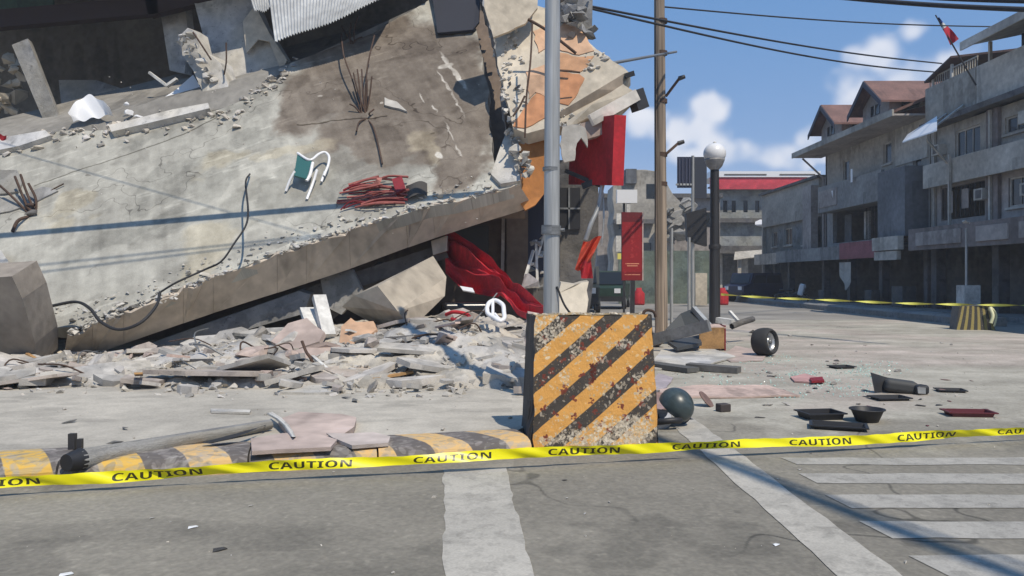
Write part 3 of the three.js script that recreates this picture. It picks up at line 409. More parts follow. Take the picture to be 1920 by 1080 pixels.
// corrugated sheet sliding off the upper roof
{
  const q = (a, b, c, d, n, amp, jx) => sheet((u, v) => { const p = a.clone().lerp(b, u).lerp(d.clone().lerp(c, u), v); p.y += Math.sin(u * n * 6.283) * amp - Math.sin(v * 3.14) * 0.10 + (v < 0.35 ? (0.35 - v) * 0.12 * Math.sin(u * 7 + 1) : 0); p.z += Math.cos(u * n * 6.283) * amp * 0.6; return p; }, n * 6, 10);
  solo('corrugated_sheet', q(W(516, 82, 18.1), W(716, 0, 18.3), W(775, -125, 19.8), W(498, -75, 19.8), 38, 0.022), M.corrugated, 'pale corrugated roofing sheet hanging off the upper floor', 'roof sheet');
  solo('corrugated_sheet', q(W(478, 24, 18.9), W(512, 14, 18.9), W(520, -60, 19.8), W(462, -50, 19.8), 9, 0.02), M.corrugated, 'small torn corrugated scrap left of the large roofing sheet', 'roof sheet');
  solo('ceiling_panel', prism([W(296, 190, 18.9), W(330, 168, 19.1), W(362, 140, 19.5), W(376, 164, 19.2), W(384, 184, 18.8), W(370, 197, 18.7)], V(0, -0.04, -0.03)), M.whiteGloss, 'bright white ceiling panel beside the snapped column', 'panel');
  solo('ceiling_batten', [bar(W(280, 136, 19.4), W(312, 160, 19.2), 0.06), bar(W(312, 162, 19.2), W(332, 148, 19.2), 0.13, 0.06)], M.white, 'thin white batten poking out of the dark upper floor', 'batten');
  solo('white_tarpaulin', sheet((u, v) => { const p = SP(mix(142, 216, u), 236 - u * 14 - v * 26 * Math.sin(u * 3.1 + 0.1), 0.10 + v * 0.25); p.y += Math.sin(u * 17 + v * 5) * 0.03; return p; }, 22, 6), M.whiteGloss, 'crumpled white sheet on the slab edge at upper left', 'tarpaulin');
  solo('foam_scrap', [lump(SP(246, 218, 0.1), 0.14), lump(SP(262, 222, 0.05), 0.12, 3, 0.4), lump(SP(244, 210, 0.2), 0.10, 4)], M.whiteGloss, 'small white foam scrap beside the crumpled white sheet', 'scrap');
  const heap = []; for (let k = 0; k < 26; k++) heap.push(lump(W(rr(-30, 42), rr(100, 215), 20.4 + rr(0, 0.6)), rr(0.12, 0.4)));
  solo('plaster_heap', heap, M.plasterCream, 'sunlit cream plaster heap behind the leaning column', 'rubble', null, 'stuff');
  solo('red_rag', sheet((u, v) => W(-20 + u * 32, 252 + v * 24 + Math.sin(u * 9) * 3, 17.6 + v * 0.1 + Math.sin(u * 12 + v * 4) * 0.05), 10, 6), M.red, 'red rag at the far left edge of the upper floor', 'rag');
}

// ---------------------------------------------------------------- barrier and tapes
function speckle(c, w, h, n, cols, seed, rmax = 5, al = 0.35, band) { let q = seed; const r = () => { q = (Math.imul(q, 1664525) + 1013904223) >>> 0; return q / 4294967296; }; for (let i = 0; i < n; i++) { const x = r() * w, y = band ? mix(band[0], band[1], r()) : r() * h, k = 0.6 + r() * r() * rmax; c.globalAlpha = al * (0.4 + r()); c.fillStyle = cols[Math.floor(r() * cols.length)]; c.beginPath(); c.ellipse(x, y, k * (1 + r()), k, r() * 3, 0, 7); c.fill(); } c.globalAlpha = 1; }
function barrierTex() {
  const cv = document.createElement('canvas'); cv.width = cv.height = 1024; const c = cv.getContext('2d');
  c.fillStyle = '#4b453f'; c.fillRect(0, 0, 1024, 1024);
  c.fillStyle = '#e8ab5a';
  for (const [b, w] of [-2, -1, 0, 1, 2, 3, 4, 5].map((k) => [0.30 + 0.298 * k, 0.168 + (k % 2) * 0.012])) {           // bands rise to the right
    const y0 = b * 1024, hgt = w * 1024, dy = 0.80 * 1024; c.beginPath(); c.moveTo(0, y0); c.lineTo(1024, y0 - dy); c.lineTo(1024, y0 - dy + hgt); c.lineTo(0, y0 + hgt); c.fill();
  }
  speckle(c, 1024, 1024, 900, ['#f0c27a', '#d98a2c', '#e8b765'], 11, 9, 0.25);
  // red stencil blots on the dark bands
  let q = 91; const r = () => { q = (Math.imul(q, 1664525) + 1013904223) >>> 0; return q / 4294967296; };
  for (const [x, y] of [[90, 180], [250, 40], [95, 470], [250, 350], [400, 235], [560, 110], [90, 720], [240, 600], [400, 480], [560, 350], [720, 225], [880, 100], [110, 950], [330, 790], [480, 670], [660, 540], [800, 430], [960, 300], [400, 970], [560, 850], [720, 720], [880, 600], [780, 930], [940, 800], [150, 430], [330, 330], [500, 180], [640, 90], [180, 760], [330, 650], [480, 520], [640, 380], [800, 250], [930, 160], [380, 860], [520, 760], [700, 620], [840, 520], [960, 420], [620, 900], [760, 810], [900, 700], [70, 520], [260, 560], [420, 250]]) { c.fillStyle = '#7c3a2c'; c.globalAlpha = 0.85; for (let k = 0; k < 7; k++) { c.beginPath(); c.ellipse(x + (r() - 0.5) * 46, y + (r() - 0.5) * 40, 5 + r() * 12, 4 + r() * 9, r() * 3, 0, 7); c.fill(); } }
  c.globalAlpha = 1;
  // scraped and chalky areas
  speckle(c, 1024, 1024, 760, ['#d9cdb8', '#c8b9a2', '#efe3cc'], 21, 13, 0.55);
  const patch = (x, y, rx, ry, n, seed) => { let s = seed; const t = () => { s = (Math.imul(s, 1664525) + 1013904223) >>> 0; return s / 4294967296; }; for (let i = 0; i < n; i++) { const a = t() * 6.28, d = Math.sqrt(t()); c.globalAlpha = 0.25 + t() * 0.5; c.fillStyle = ['#eadfca', '#d8c9ae', '#cdbca2', '#f2e6cf', '#b3a48f'][Math.floor(t() * 5)]; c.beginPath(); c.ellipse(x + Math.cos(a) * d * rx, y + Math.sin(a) * d * ry, 3 + t() * 16, 2 + t() * 9, t() * 3, 0, 7); c.fill(); } c.globalAlpha = 1; };
  patch(110, 90, 150, 110, 300, 5); patch(560, 950, 420, 80, 520, 6); patch(860, 900, 170, 120, 330, 7); patch(700, 860, 220, 70, 220, 17); patch(500, 980, 480, 40, 300, 23); patch(420, 120, 120, 60, 60, 18); patch(260, 480, 50, 70, 40, 19); patch(900, 500, 60, 60, 30, 20); patch(350, 290, 60, 90, 50, 8); patch(520, 330, 90, 60, 60, 9); patch(730, 230, 120, 40, 60, 10); patch(930, 640, 90, 50, 50, 12); patch(80, 250, 60, 90, 40, 13); patch(600, 560, 200, 30, 40, 14);
  c.fillStyle = '#5a2418'; c.globalAlpha = 0.9; for (let k = 0; k < 60; k++) { c.beginPath(); c.ellipse(500 + (r() - 0.5) * 60 * (1 - k / 90), 380 + k * 2.4, 3 + r() * 11, 3 + r() * 6, 0, 0, 7); c.fill(); } c.globalAlpha = 1;
  const t = new THREE.CanvasTexture(cv); t.colorSpace = THREE.SRGBColorSpace; return t;
}
{
  const b = thing('concrete_barrier', 'concrete road barrier painted in orange and black slanting stripes', 'barrier');
  const w0 = 1.12, w1 = 1.04, h = 1.12, t0 = 0.52, t1 = 0.40, n = 14;
  const bm = new THREE.MeshStandardMaterial({ map: barrierTex(), bumpMap: rep(concreteBump, 0.8), bumpScale: 0.014, roughness: 0.85 });
  bm.bumpMap.repeat.set(1.3, 1.3);
  const dent = (p, u, v) => { const e = Math.max(Math.abs(u - 0.5), Math.abs(v - 0.5)) > 0.46 ? 1 : 0; p.x += (vn(u * 17, v * 17, 32, 3) - 0.5) * 0.02 * e; p.y += (vn(u * 15, v * 19, 32, 4) - 0.5) * 0.025 * e; p.z += (vn(u * 9, v * 9, 32, 5) - 0.5) * 0.012; return p; };
  const face = (f) => sheet(f, n, n);
  part('painted_face', face((u, v) => dent(V((u - 0.5) * mix(w0, w1, v), v * h, mix(t0, t1, v) / 2), u, v)), bm, b);
  const side = conc(0.16, 0.145, 0.13);  // shade of the left side put into this dark concrete colour
  part('side_face', face((u, v) => dent(V(-mix(w0, w1, v) / 2, v * h, mix(-1, 1, u) * mix(t0, t1, v) / 2), 1 - u, v)), side, b, 'left side with its shade put into the colour');
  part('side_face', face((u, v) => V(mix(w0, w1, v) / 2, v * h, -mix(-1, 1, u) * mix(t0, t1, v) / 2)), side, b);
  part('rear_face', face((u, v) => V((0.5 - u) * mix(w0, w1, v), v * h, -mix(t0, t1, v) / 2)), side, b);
  part('top_face', face((u, v) => V((u - 0.5) * w1, h + (vn(u * 8, v * 8, 16, 6) - 0.5) * 0.02 - (u < 0.02 || u > 0.98 ? 0.012 : 0), (0.5 - v) * t1)), conc(0.62, 0.46, 0.25), b, 'chipped yellowish top');
  const chips = []; for (let k = 0; k < 46; k++) chips.push(lump(V(rr(-0.5, 0.5), h + 0.005, rr(-0.1, 0.18)), rr(0.008, 0.03))); part('top_chips', chips, M.plasterCream, b).userData.kind = 'stuff';
  part('lifting_hook', tube([V(0.50, h - 0.02, 0.0), V(0.53, h + 0.03, 0.0), V(0.60, h + 0.02, 0.02), V(0.62, h - 0.03, 0.02)], 0.014, 12, 6), M.rust, b);
  b.position.set((1106 - 960) / FOC * 7.0, 0.0, -7.14); b.rotation.y = 0.16;
  // a dark strap hangs down the near left corner
  const lc = V(-w0 / 2, 0, t0 / 2).applyAxisAngle(V(0, 1, 0), 0.16).add(b.position);
  solo('dark_strap', sheet((u, v) => V(lc.x - 0.04 + u * 0.05 + Math.sin(v * 7) * 0.012, 0.40 * (1 - v) - 0.0 + 0.01, lc.z + 0.02 + v * 0.06 + Math.sin(u * 6 + v * 9) * 0.012), 5, 14), M.black, 'black strap hanging at the left foot of the striped barrier', 'strap');
}
{ // far barrier on the road beside the shops
  const cv = document.createElement('canvas'); cv.width = 512; cv.height = 256; const c = cv.getContext('2d'); c.fillStyle = '#3b3934'; c.fillRect(0, 0, 512, 256); c.fillStyle = '#8d7f4a'; for (let k = -2; k < 8; k++) { c.beginPath(); c.moveTo(k * 92, 256); c.lineTo(k * 92 + 42, 256); c.lineTo(k * 92 + 92, 0); c.lineTo(k * 92 + 50, 0); c.fill(); } speckle(c, 512, 256, 300, ['#6b675c', '#a39b82', '#2c2a28'], 3, 6, 0.4);
  const t = new THREE.CanvasTexture(cv); t.colorSpace = THREE.SRGBColorSpace;
  const o = thing('concrete_barrier', 'small dark striped barrier standing on the far road by the median', 'barrier'), p = GP(1832, 619);
  const w0 = 1.02, w1 = 0.72, h = 0.66;
  part('painted_face', sheet((u, v) => V((u - 0.5) * mix(w0, w1, v), v * h, mix(0.28, 0.12, v)), 8, 8), new THREE.MeshStandardMaterial({ map: t, roughness: 0.9 }), o);
  part('body', prism([V(-w0 / 2, 0, 0.275), V(w0 / 2, 0, 0.275), V(w1 / 2, h, 0.115), V(-w1 / 2, h, 0.115)], V(0, 0, -0.45)), M.concreteDark, o);
  o.position.copy(p).setZ(p.z - 0.28); o.rotation.y = -0.1;
  solo('tape_knot', [lump(W(1858, 580, 22.0), 0.12, 1), tube([W(1856, 576, 21.9), W(1862, 592, 21.8), W(1858, 606, 21.8)], 0.05, 8, 5), tube([W(1858, 576, 21.9), W(1868, 590, 21.9), W(1864, 612, 21.9)], 0.03, 8, 5)], plain(0.72, 0.70, 0.42, 0.5), 'knotted pale yellow tape end tied on the small far barrier', 'tape');
}
{ // caution tape
  const cv = document.createElement('canvas'); cv.width = 1024; cv.height = 96; const c = cv.getContext('2d');
  c.fillStyle = '#efe60c'; c.fillRect(0, 0, 1024, 96); c.fillStyle = '#34330f'; c.font = 'bold 84px sans-serif'; c.textBaseline = 'middle'; c.textAlign = 'left';
  c.save(); c.translate(30, 52); const tw = c.measureText('CAUTION').width; c.scale(600 / tw, 1); c.fillText('CAUTION', 0, 0); c.restore();
  speckle(c, 1024, 96, 120, ['#f2ec5a', '#cfc70a'], 9, 6, 0.3);
  const t = new THREE.CanvasTexture(cv); t.colorSpace = THREE.SRGBColorSpace; t.wrapS = THREE.RepeatWrapping;
  const knots = [[-1100, 990, 4.25], [-650, 960, 4.6], [-260, 930, 4.98], [0, 906, 5.25], [300, 888, 5.5], [600, 870, 5.72], [900, 855, 5.95], [1200, 840, 6.25], [1500, 829, 6.55], [1750, 817, 6.85], [1920, 807, 7.05], [2200, 790, 7.4], [2700, 768, 8.05], [3100, 752, 8.6]].map(([x, y, d]) => W(x, y, d));
  const cu = new THREE.CatmullRomCurve3(knots), L = cu.getLength(), N = 320;
  const PER = 1.02, w = 0.080;
  let s0 = 0; { let best = 9; for (let i = 0; i <= 2000; i++) { const p = cu.getPointAt(i / 2000), px = 960 + p.x / -p.z * FOC; if (Math.abs(px - 1020) < best) { best = Math.abs(px - 1020); s0 = i / 2000 * L; } } }
  const g = sheet((u, v) => { const p = cu.getPointAt(u), k = u * L, lean = 0.35 * Math.sin(k * 1.9 + 0.6) + 0.18 * Math.sin(k * 5.1), ww = w * (1 - 0.16 * Math.max(0, Math.sin(k * 2.3 + 2))); p.y += (v - 0.5) * ww * Math.cos(lean) + 0.006 * Math.sin(k * 3.3); p.z += (v - 0.5) * ww * Math.sin(lean) + 0.010 * Math.sin(k * 8 + v * 3) + 0.007 * Math.sin(k * 23 + v * 5) * (0.5 + 0.5 * Math.sin(k * 2.1)); p.y += 0.0035 * Math.sin(k * 31 + v * 4) * (v - 0.3); return p; }, N, 4);
  { const uv = g.attributes.uv; for (let i = 0; i < uv.count; i++) uv.setX(i, (uv.getX(i) * L - s0) / PER); }
  const tape = solo('caution_tape', g, new THREE.MeshPhysicalMaterial({ map: t, roughness: 0.38, side: THREE.DoubleSide }), 'yellow caution tape stretched across the whole crossing in front', 'tape');
  const far = new THREE.CatmullRomCurve3([W(1352, 552, 24), W(1420, 557, 23.6), W(1560, 563, 23), W(1700, 569, 22.5), W(1800, 571, 22.2), W(1858, 572, 22), W(1960, 573, 21), W(2100, 573, 20)]);
  solo('caution_tape', sheet((u, v) => { const p = far.getPointAt(u); p.y += (v - 0.5) * 0.07 * Math.cos(u * 30); p.z += (v - 0.5) * 0.07 * Math.sin(u * 30); return p; }, 120, 2), M.yellowDull, 'thin far yellow tape running past the lamp post to the small barrier', 'tape');
}
// ---------------------------------------------------------------- rubble at the foot of the slab
const zone = (x, d) => (d < 10.6 ? 'at the front of the heap ' : d < 11.8 ? 'in the middle of the heap ' : 'at the back of the heap ') + (x < -5 ? 'near the dark column stub' : x < -2.6 ? 'below the low beam' : x < -0.6 ? 'before the beige column block' : 'beside the striped barrier');
const tone6 = ['pale', 'grey', 'whitish', 'brownish', 'dark', 'tan'];
const heapH = (x, d) => { const e = sm(9.3, 12.6, d) * sm(1.5, -0.6, x) * (0.75 + 0.35 * vn(x * 0.8 + 40, d * 0.8, 64, 8)); return 0.09 * (x < 0.9 ? 1 : 0) + e * (0.45 + 0.22 * sm(-4, 0, x)) * (0.06 + 0.94 * sm(-6.9, -3.4, x)); };
const rubbleAt = (px, py) => { let lo = 6, hi = 22; for (let k = 0; k < 40; k++) { const d = (lo + hi) / 2, p = W(px, py, d); if (p.y > heapH(p.x, d)) lo = d; else hi = d; } return W(px, py, lo); };
{
  const g = sheet((u, v) => { const x = mix(-11, 1.7, u), d = mix(8.4, 16.5, v); return V(x, Math.max(0.02, heapH(x, d) - 0.012 + (heapH(x, d) > 0.12 ? 0.035 + (vn(x * 5 + 90, d * 5, 256, 12) - 0.5) * 0.13 + (vn(x * 14 + 90, d * 14, 512, 13) - 0.5) * 0.05 : -0.02)), -d); }, 260, 170);
  const mound = part('rubble_mound', boxUV(g), conc(0.68, 0.635, 0.56, { bumpScale: 0.02 }), scene); mound.userData = { kind: 'structure' };
  // fine rubble, uncountable
  const list = []; for (let k = 0; k < 9; k++) list.push([]);
  let cnt = 0;
  for (let k = 0; k < 17000; k++) { const x = rr(-9.5, 1.9), d = 9.0 + Math.pow(rnd(), 0.8) * 5.2, dens = sm(9.0, 10.8, d + (vn(x * 1.3 + 20, d, 64, 15) - 0.5) * 1.6); if (rnd() > dens * 0.95 + 0.05) continue; const s = 0.007 + Math.pow(rnd(), 4) * 0.095; list[k % 9].push([x, heapH(x, d) + s * 0.2, d, s]); }
  const stuffG = []; list.forEach((l, k) => l.forEach(([x, y, d, s]) => stuffG.push(lump(V(x, y, -d), s, k, 0.8))));
  const third = Math.ceil(stuffG.length / 3);
  [['fine_rubble', 'fine pale concrete rubble strewn below the tilted slab', M.rubble[0]], ['fine_rubble', 'fine grey concrete rubble strewn below the tilted slab', M.rubble[1]], ['fine_rubble', 'fine dusty broken plaster strewn below the tilted slab', M.rubble[2]]].forEach(([n, l, m], i) => solo(n, stuffG.slice(i * third, (i + 1) * third), m, l, 'rubble', null, 'stuff'));
  // grit on the open road and pavement
  const grit = []; for (let k = 0; k < 900; k++) { const d = 3.6 + Math.pow(rnd(), 0.7) * 15, x = rr(-0.62, 0.62) * d, h = x < 0 && d > 6.6 - (x + 8) * 0 && -d < -(4.45 + (x + 8) * 0.2414 + 0.8) ? 0.095 : 0.004; const s = 0.003 + Math.pow(rnd(), 4) * 0.022 * (d > 7 ? 1.3 : 0.7); grit.push(lump(V(x, h + s * 0.3, -d), s)); }
  solo('road_grit', grit, M.rubble[0], 'small grit and crumbs scattered over the road and pavement', 'grit', null, 'stuff');
  // medium lumps, one by one
  for (let k = 0; k < 165; k++) {
    let x, d; do { x = rr(-8.6, 1.3); d = rr(9.4, 13.4); } while (rnd() > 0.25 + 0.75 * sm(9.6, 11.6, d));
    const s = 0.05 + Math.pow(rnd(), 3) * 0.30, o = new THREE.Mesh(lumps[k % 9], M.loose[(k * 5) % 6]); o.name = numbered('concrete_chunk'); o.castShadow = o.receiveShadow = true;
    o.position.set(x, heapH(x, d) + s * 0.12 + 0.02, -d); o.rotation.set(rr(-0.4, 0.4), rr(0, 6), rr(-0.4, 0.4)); o.scale.set(s * rr(0.9, 1.5), s * rr(0.6, 1.0), s); o.userData = { label: `${s > 0.16 ? 'large' : s > 0.09 ? 'medium' : 'small'} ${tone6[(k * 5) % 6]} concrete chunk ${zone(x, d)}`, category: 'concrete chunk', group: 'loose concrete chunks' }; scene.add(o);
  }
  // thin broken plates lying flat and tilted all over the heap
  for (let k = 0; k < 125; k++) {
    const x = rr(-8.4, 1.2), d = k < 70 ? rr(9.7, 13.0) : rr(9.2, 11.4), n = 5 + (k % 3), r = (k < 70 ? 0.10 : 0.06) + Math.pow(rnd(), 2) * (k < 70 ? 0.55 : 0.30), pts = []; for (let i = 0; i < n; i++) { const a = i / n * 6.283 + rr(-0.3, 0.3), q = r * rr(0.65, 1.1); pts.push(V(Math.cos(a) * q * 1.5, 0, Math.sin(a) * q * 0.7)); }
    const g1 = prism(pts, V(0, rr(-0.09, -0.035), 0)); xf(g1, x, heapH(x, d) + rr(0.06, 0.13), -d, rr(0, 6), rr(-0.3, 0.3), rr(-0.25, 0.25));
    solo('broken_plate', g1, M.rubble[(k * 7) % 4], `${r > 0.35 ? 'broad' : r > 0.18 ? 'thin' : 'little'} ${tone6[(k * 7) % 4]} broken concrete plate ${zone(x, d)}`, 'concrete plate', 'thin broken plates');
  }
  // laths, bars and wires sticking out of the heap
  for (let k = 0; k < 26; k++) { const x = rr(-7.5, 0.9), d = rr(9.8, 12.8), y = heapH(x, d), a = rr(0, 6.28), L = rr(0.3, 1.1), up = rr(-0.02, 0.3); solo('bent_rebar', tube([V(x, y - 0.02, -d), V(x + Math.cos(a) * L * 0.5, y + 0.08 + up * 0.7, -d + Math.sin(a) * L * 0.4), V(x + Math.cos(a + 0.3) * L, y + 0.04 + up * rr(0.4, 1.2), -d + Math.sin(a + 0.4) * L * 0.8)], rr(0.008, 0.014), 10, 5), k % 3 ? M.rust : M.steel, `${k % 3 ? 'bent rusty bar' : 'bent steel bar'} ${zone(x, d)}`, 'iron bar', 'bent bars in the rubble'); }
  for (let k = 0; k < 14; k++) { const x = rr(-7.5, 0.9), d = rr(9.6, 12.6), y = heapH(x, d) + 0.05, a = rr(0, 6.28), L = rr(0.35, 1.2); solo('broken_lath', bar(V(x, y, -d), V(x + Math.cos(a) * L, y + rr(-0.02, 0.12), -d + Math.sin(a) * L * 0.6), rr(0.04, 0.10), rr(0.02, 0.04)), [M.cardboard, M.pinkBoard, M.concreteDark, M.white][k % 4], `broken ${['brown', 'pink', 'dark', 'white'][k % 4]} lath lying ${zone(x, d)}`, 'lath', 'broken laths in the rubble'); }
  // named large pieces
  const slab = (name, label, pts, off, m, cat = 'slab piece') => solo(name, prism(jag(pts, 0.3, 0.02), off), m, label, cat);
  slab('slab_piece', 'long grey slab piece with a thick dark front edge at mid heap', [W(434, 690, 11.3), W(470, 672, 12.0), W(520, 654, 12.6), W(632, 628, 13.0), W(640, 650, 11.9), W(560, 672, 11.5)], V(0, -0.16, 0.02), M.rubble[0]);
  slab('pink_board', 'pinkish plastered board tilted on the heap below the slab', [W(508, 640, 11.6), W(540, 606, 12.0), W(575, 596, 12.1), W(608, 622, 11.8), W(598, 640, 11.6), W(545, 658, 11.4)], V(0.02, -0.06, -0.05), M.concretePink, 'board');
  slab('pink_board', 'second pinkish board lying under the tilted pink board', [W(530, 664, 11.2), W(612, 640, 11.3), W(640, 648, 11.4), W(628, 664, 11.2), W(560, 684, 10.9)], V(0, -0.05, 0), M.concretePink, 'board');
  slab('orange_board', 'pale orange plaster piece beside the beige capital', [W(636, 642, 11.8), W(640, 612, 12.1), W(658, 596, 12.4), W(668, 604, 12.4), W(700, 602, 12.4), W(706, 618, 12.2), W(690, 630, 12.0), W(660, 646, 11.7)], V(0.02, -0.05, -0.06), M.orangePale, 'board');
  slab('orange_chip', 'small orange plaster chip on the heap near the barrier', [W(768, 672, 10.9), W(782, 656, 11.1), W(796, 655, 11.1), W(822, 676, 10.9), W(800, 684, 10.7)], V(0, -0.05, -0.04), M.orangePale, 'plaster chip');
  slab('slab_piece', 'flat grey slab piece with rounded right end below the beige capital', [W(692, 636, 12.0), W(720, 622, 12.6), W(800, 622, 12.7), W(822, 630, 12.4), W(818, 650, 11.9), W(740, 650, 11.8)], V(0, -0.24, 0.02), M.rubble[0]);
  slab('slab_piece', 'low slab piece lying flat in front of the heap middle', [W(600, 690, 10.4), W(690, 680, 11.0), W(780, 684, 10.9), W(760, 700, 10.3), W(640, 706, 10.1)], V(0, -0.11, 0), M.rubble[3]);
  slab('slab_piece', 'slab piece at the right end of the heap beside the barrier', [W(905, 700, 9.8), W(920, 676, 10.6), W(985, 678, 10.7), W(985, 708, 9.8)], V(0, -0.13, 0), M.rubble[0]);
  slab('slab_piece', 'dark block lying under the red tarpaulin', [W(820, 640, 12.2), W(850, 618, 12.8), W(905, 622, 12.8), W(900, 646, 12.0)], V(0, -0.24, 0), M.concreteDark);
  slab('slab_piece', 'long thin slab piece at the left front of the heap', [W(185, 748, 9.2), W(250, 735, 9.7), W(300, 738, 9.6), W(306, 752, 9.2), W(200, 762, 8.9)], V(0, -0.07, 0), M.rubble[1]);
  slab('slab_piece', 'slab piece with an upturned edge at the far left front', [W(20, 760, 8.9), W(60, 738, 9.5), W(110, 730, 9.8), W(185, 744, 9.4), W(120, 762, 8.9), W(60, 775, 8.6)], V(0, -0.06, 0), M.rubble[0]);
  slab('slab_piece', 'broad slab piece lying left of the long grey slab', [W(210, 690, 10.8), W(300, 662, 11.9), W(390, 668, 11.8), W(370, 690, 11.0), W(260, 706, 10.5)], V(0, -0.10, 0), M.rubble[2]);
  slab('slab_piece', 'pale slab piece leaning under the low end of the beam', [W(60, 690, 11.0), W(120, 680, 11.5), W(180, 700, 11.0), W(130, 716, 10.4), W(70, 712, 10.5)], V(0, -0.09, 0), M.rubble[2]);
  slab('slab_piece', 'flat pale slab piece on the pavement before the heap', [GP(525, 734, 0.13), GP(560, 722, 0.13), GP(640, 724, 0.13), GP(636, 734, 0.13)], V(0, -0.035, 0), M.concretePale);
  solo('white_post', [bar(W(598, 556, 12.3), W(616, 630, 11.9), 0.20, 0.10)], M.white, 'white broken post standing in the heap below the slab', 'post');
  solo('white_post', [bar(W(575, 580, 12.4), W(590, 620, 12.0), 0.22, 0.08)], M.white, 'short white broken post left of the taller one', 'post');
  solo('pale_lath', [bar(W(586, 668, 10.9), W(630, 706, 10.2), 0.045, 0.03)], M.white, 'thin pale lath leaning out of the long grey slab', 'lath');
  solo('bent_angle_iron', [tube([W(566, 640, 11.0), W(574, 660, 10.9), W(580, 668, 10.8), W(586, 680, 10.8), W(588, 700, 10.5)], 0.022, 14, 5)], M.rust, 'bent dark iron rod sticking out beside the pink boards', 'iron rod');
  solo('thin_board', [prism([GP(395, 766, 0.12), GP(470, 768, 0.12), GP(468, 773, 0.12), GP(396, 771, 0.12)], V(0, -0.02, 0))], M.concretePale, 'narrow pale board lying on the pavement left of centre', 'board');
  // the beige capital
  const q = [[812, 480, 14.3], [837, 519, 13.9], [834, 555, 13.5], [772, 616, 12.6], [746, 584, 12.3], [708, 536, 12.5], [664, 554, 12.9], [641, 575, 13.4], [702, 608, 13.7], [690, 575, 14.8], [790, 590, 14.4], [825, 520, 14.9]].map(([x, y, d]) => W(x, y, d));
  solo('column_capital', boxUV(new ConvexGeometry(q)), plaster(0.54, 0.475, 0.385), 'large beige faceted column block under the raised beam', 'concrete block');
  solo('cream_block', prism(jag([W(1042, 592, 11.2), W(1052, 530, 11.4), W(1078, 534, 11.4), W(1104, 528, 11.5), W(1098, 596, 11.2), W(1070, 640, 11.0), W(1046, 640, 11.0)], 0.15, 0.02), V(0, 0.02, -0.3)), M.plasterCream, 'cream wall block behind the steel pole', 'wall block');
  solo('pink_block', prism(jag([W(984, 640, 9.6), W(990, 588, 9.7), W(1012, 592, 9.7), W(1040, 612, 9.6), W(1042, 660, 9.5), W(984, 700, 9.4)], 0.12, 0.02), V(0, 0.02, -0.25)), M.concretePink, 'pinkish block just behind the top left of the striped barrier', 'wall block');
}
const tarpMap = dirtRaw.clone(); tarpMap.repeat.set(3, 1.4); tarpMap.needsUpdate = true; const tarpBump = concreteBump.clone(); tarpBump.repeat.set(2.4, 0.7); tarpBump.needsUpdate = true;
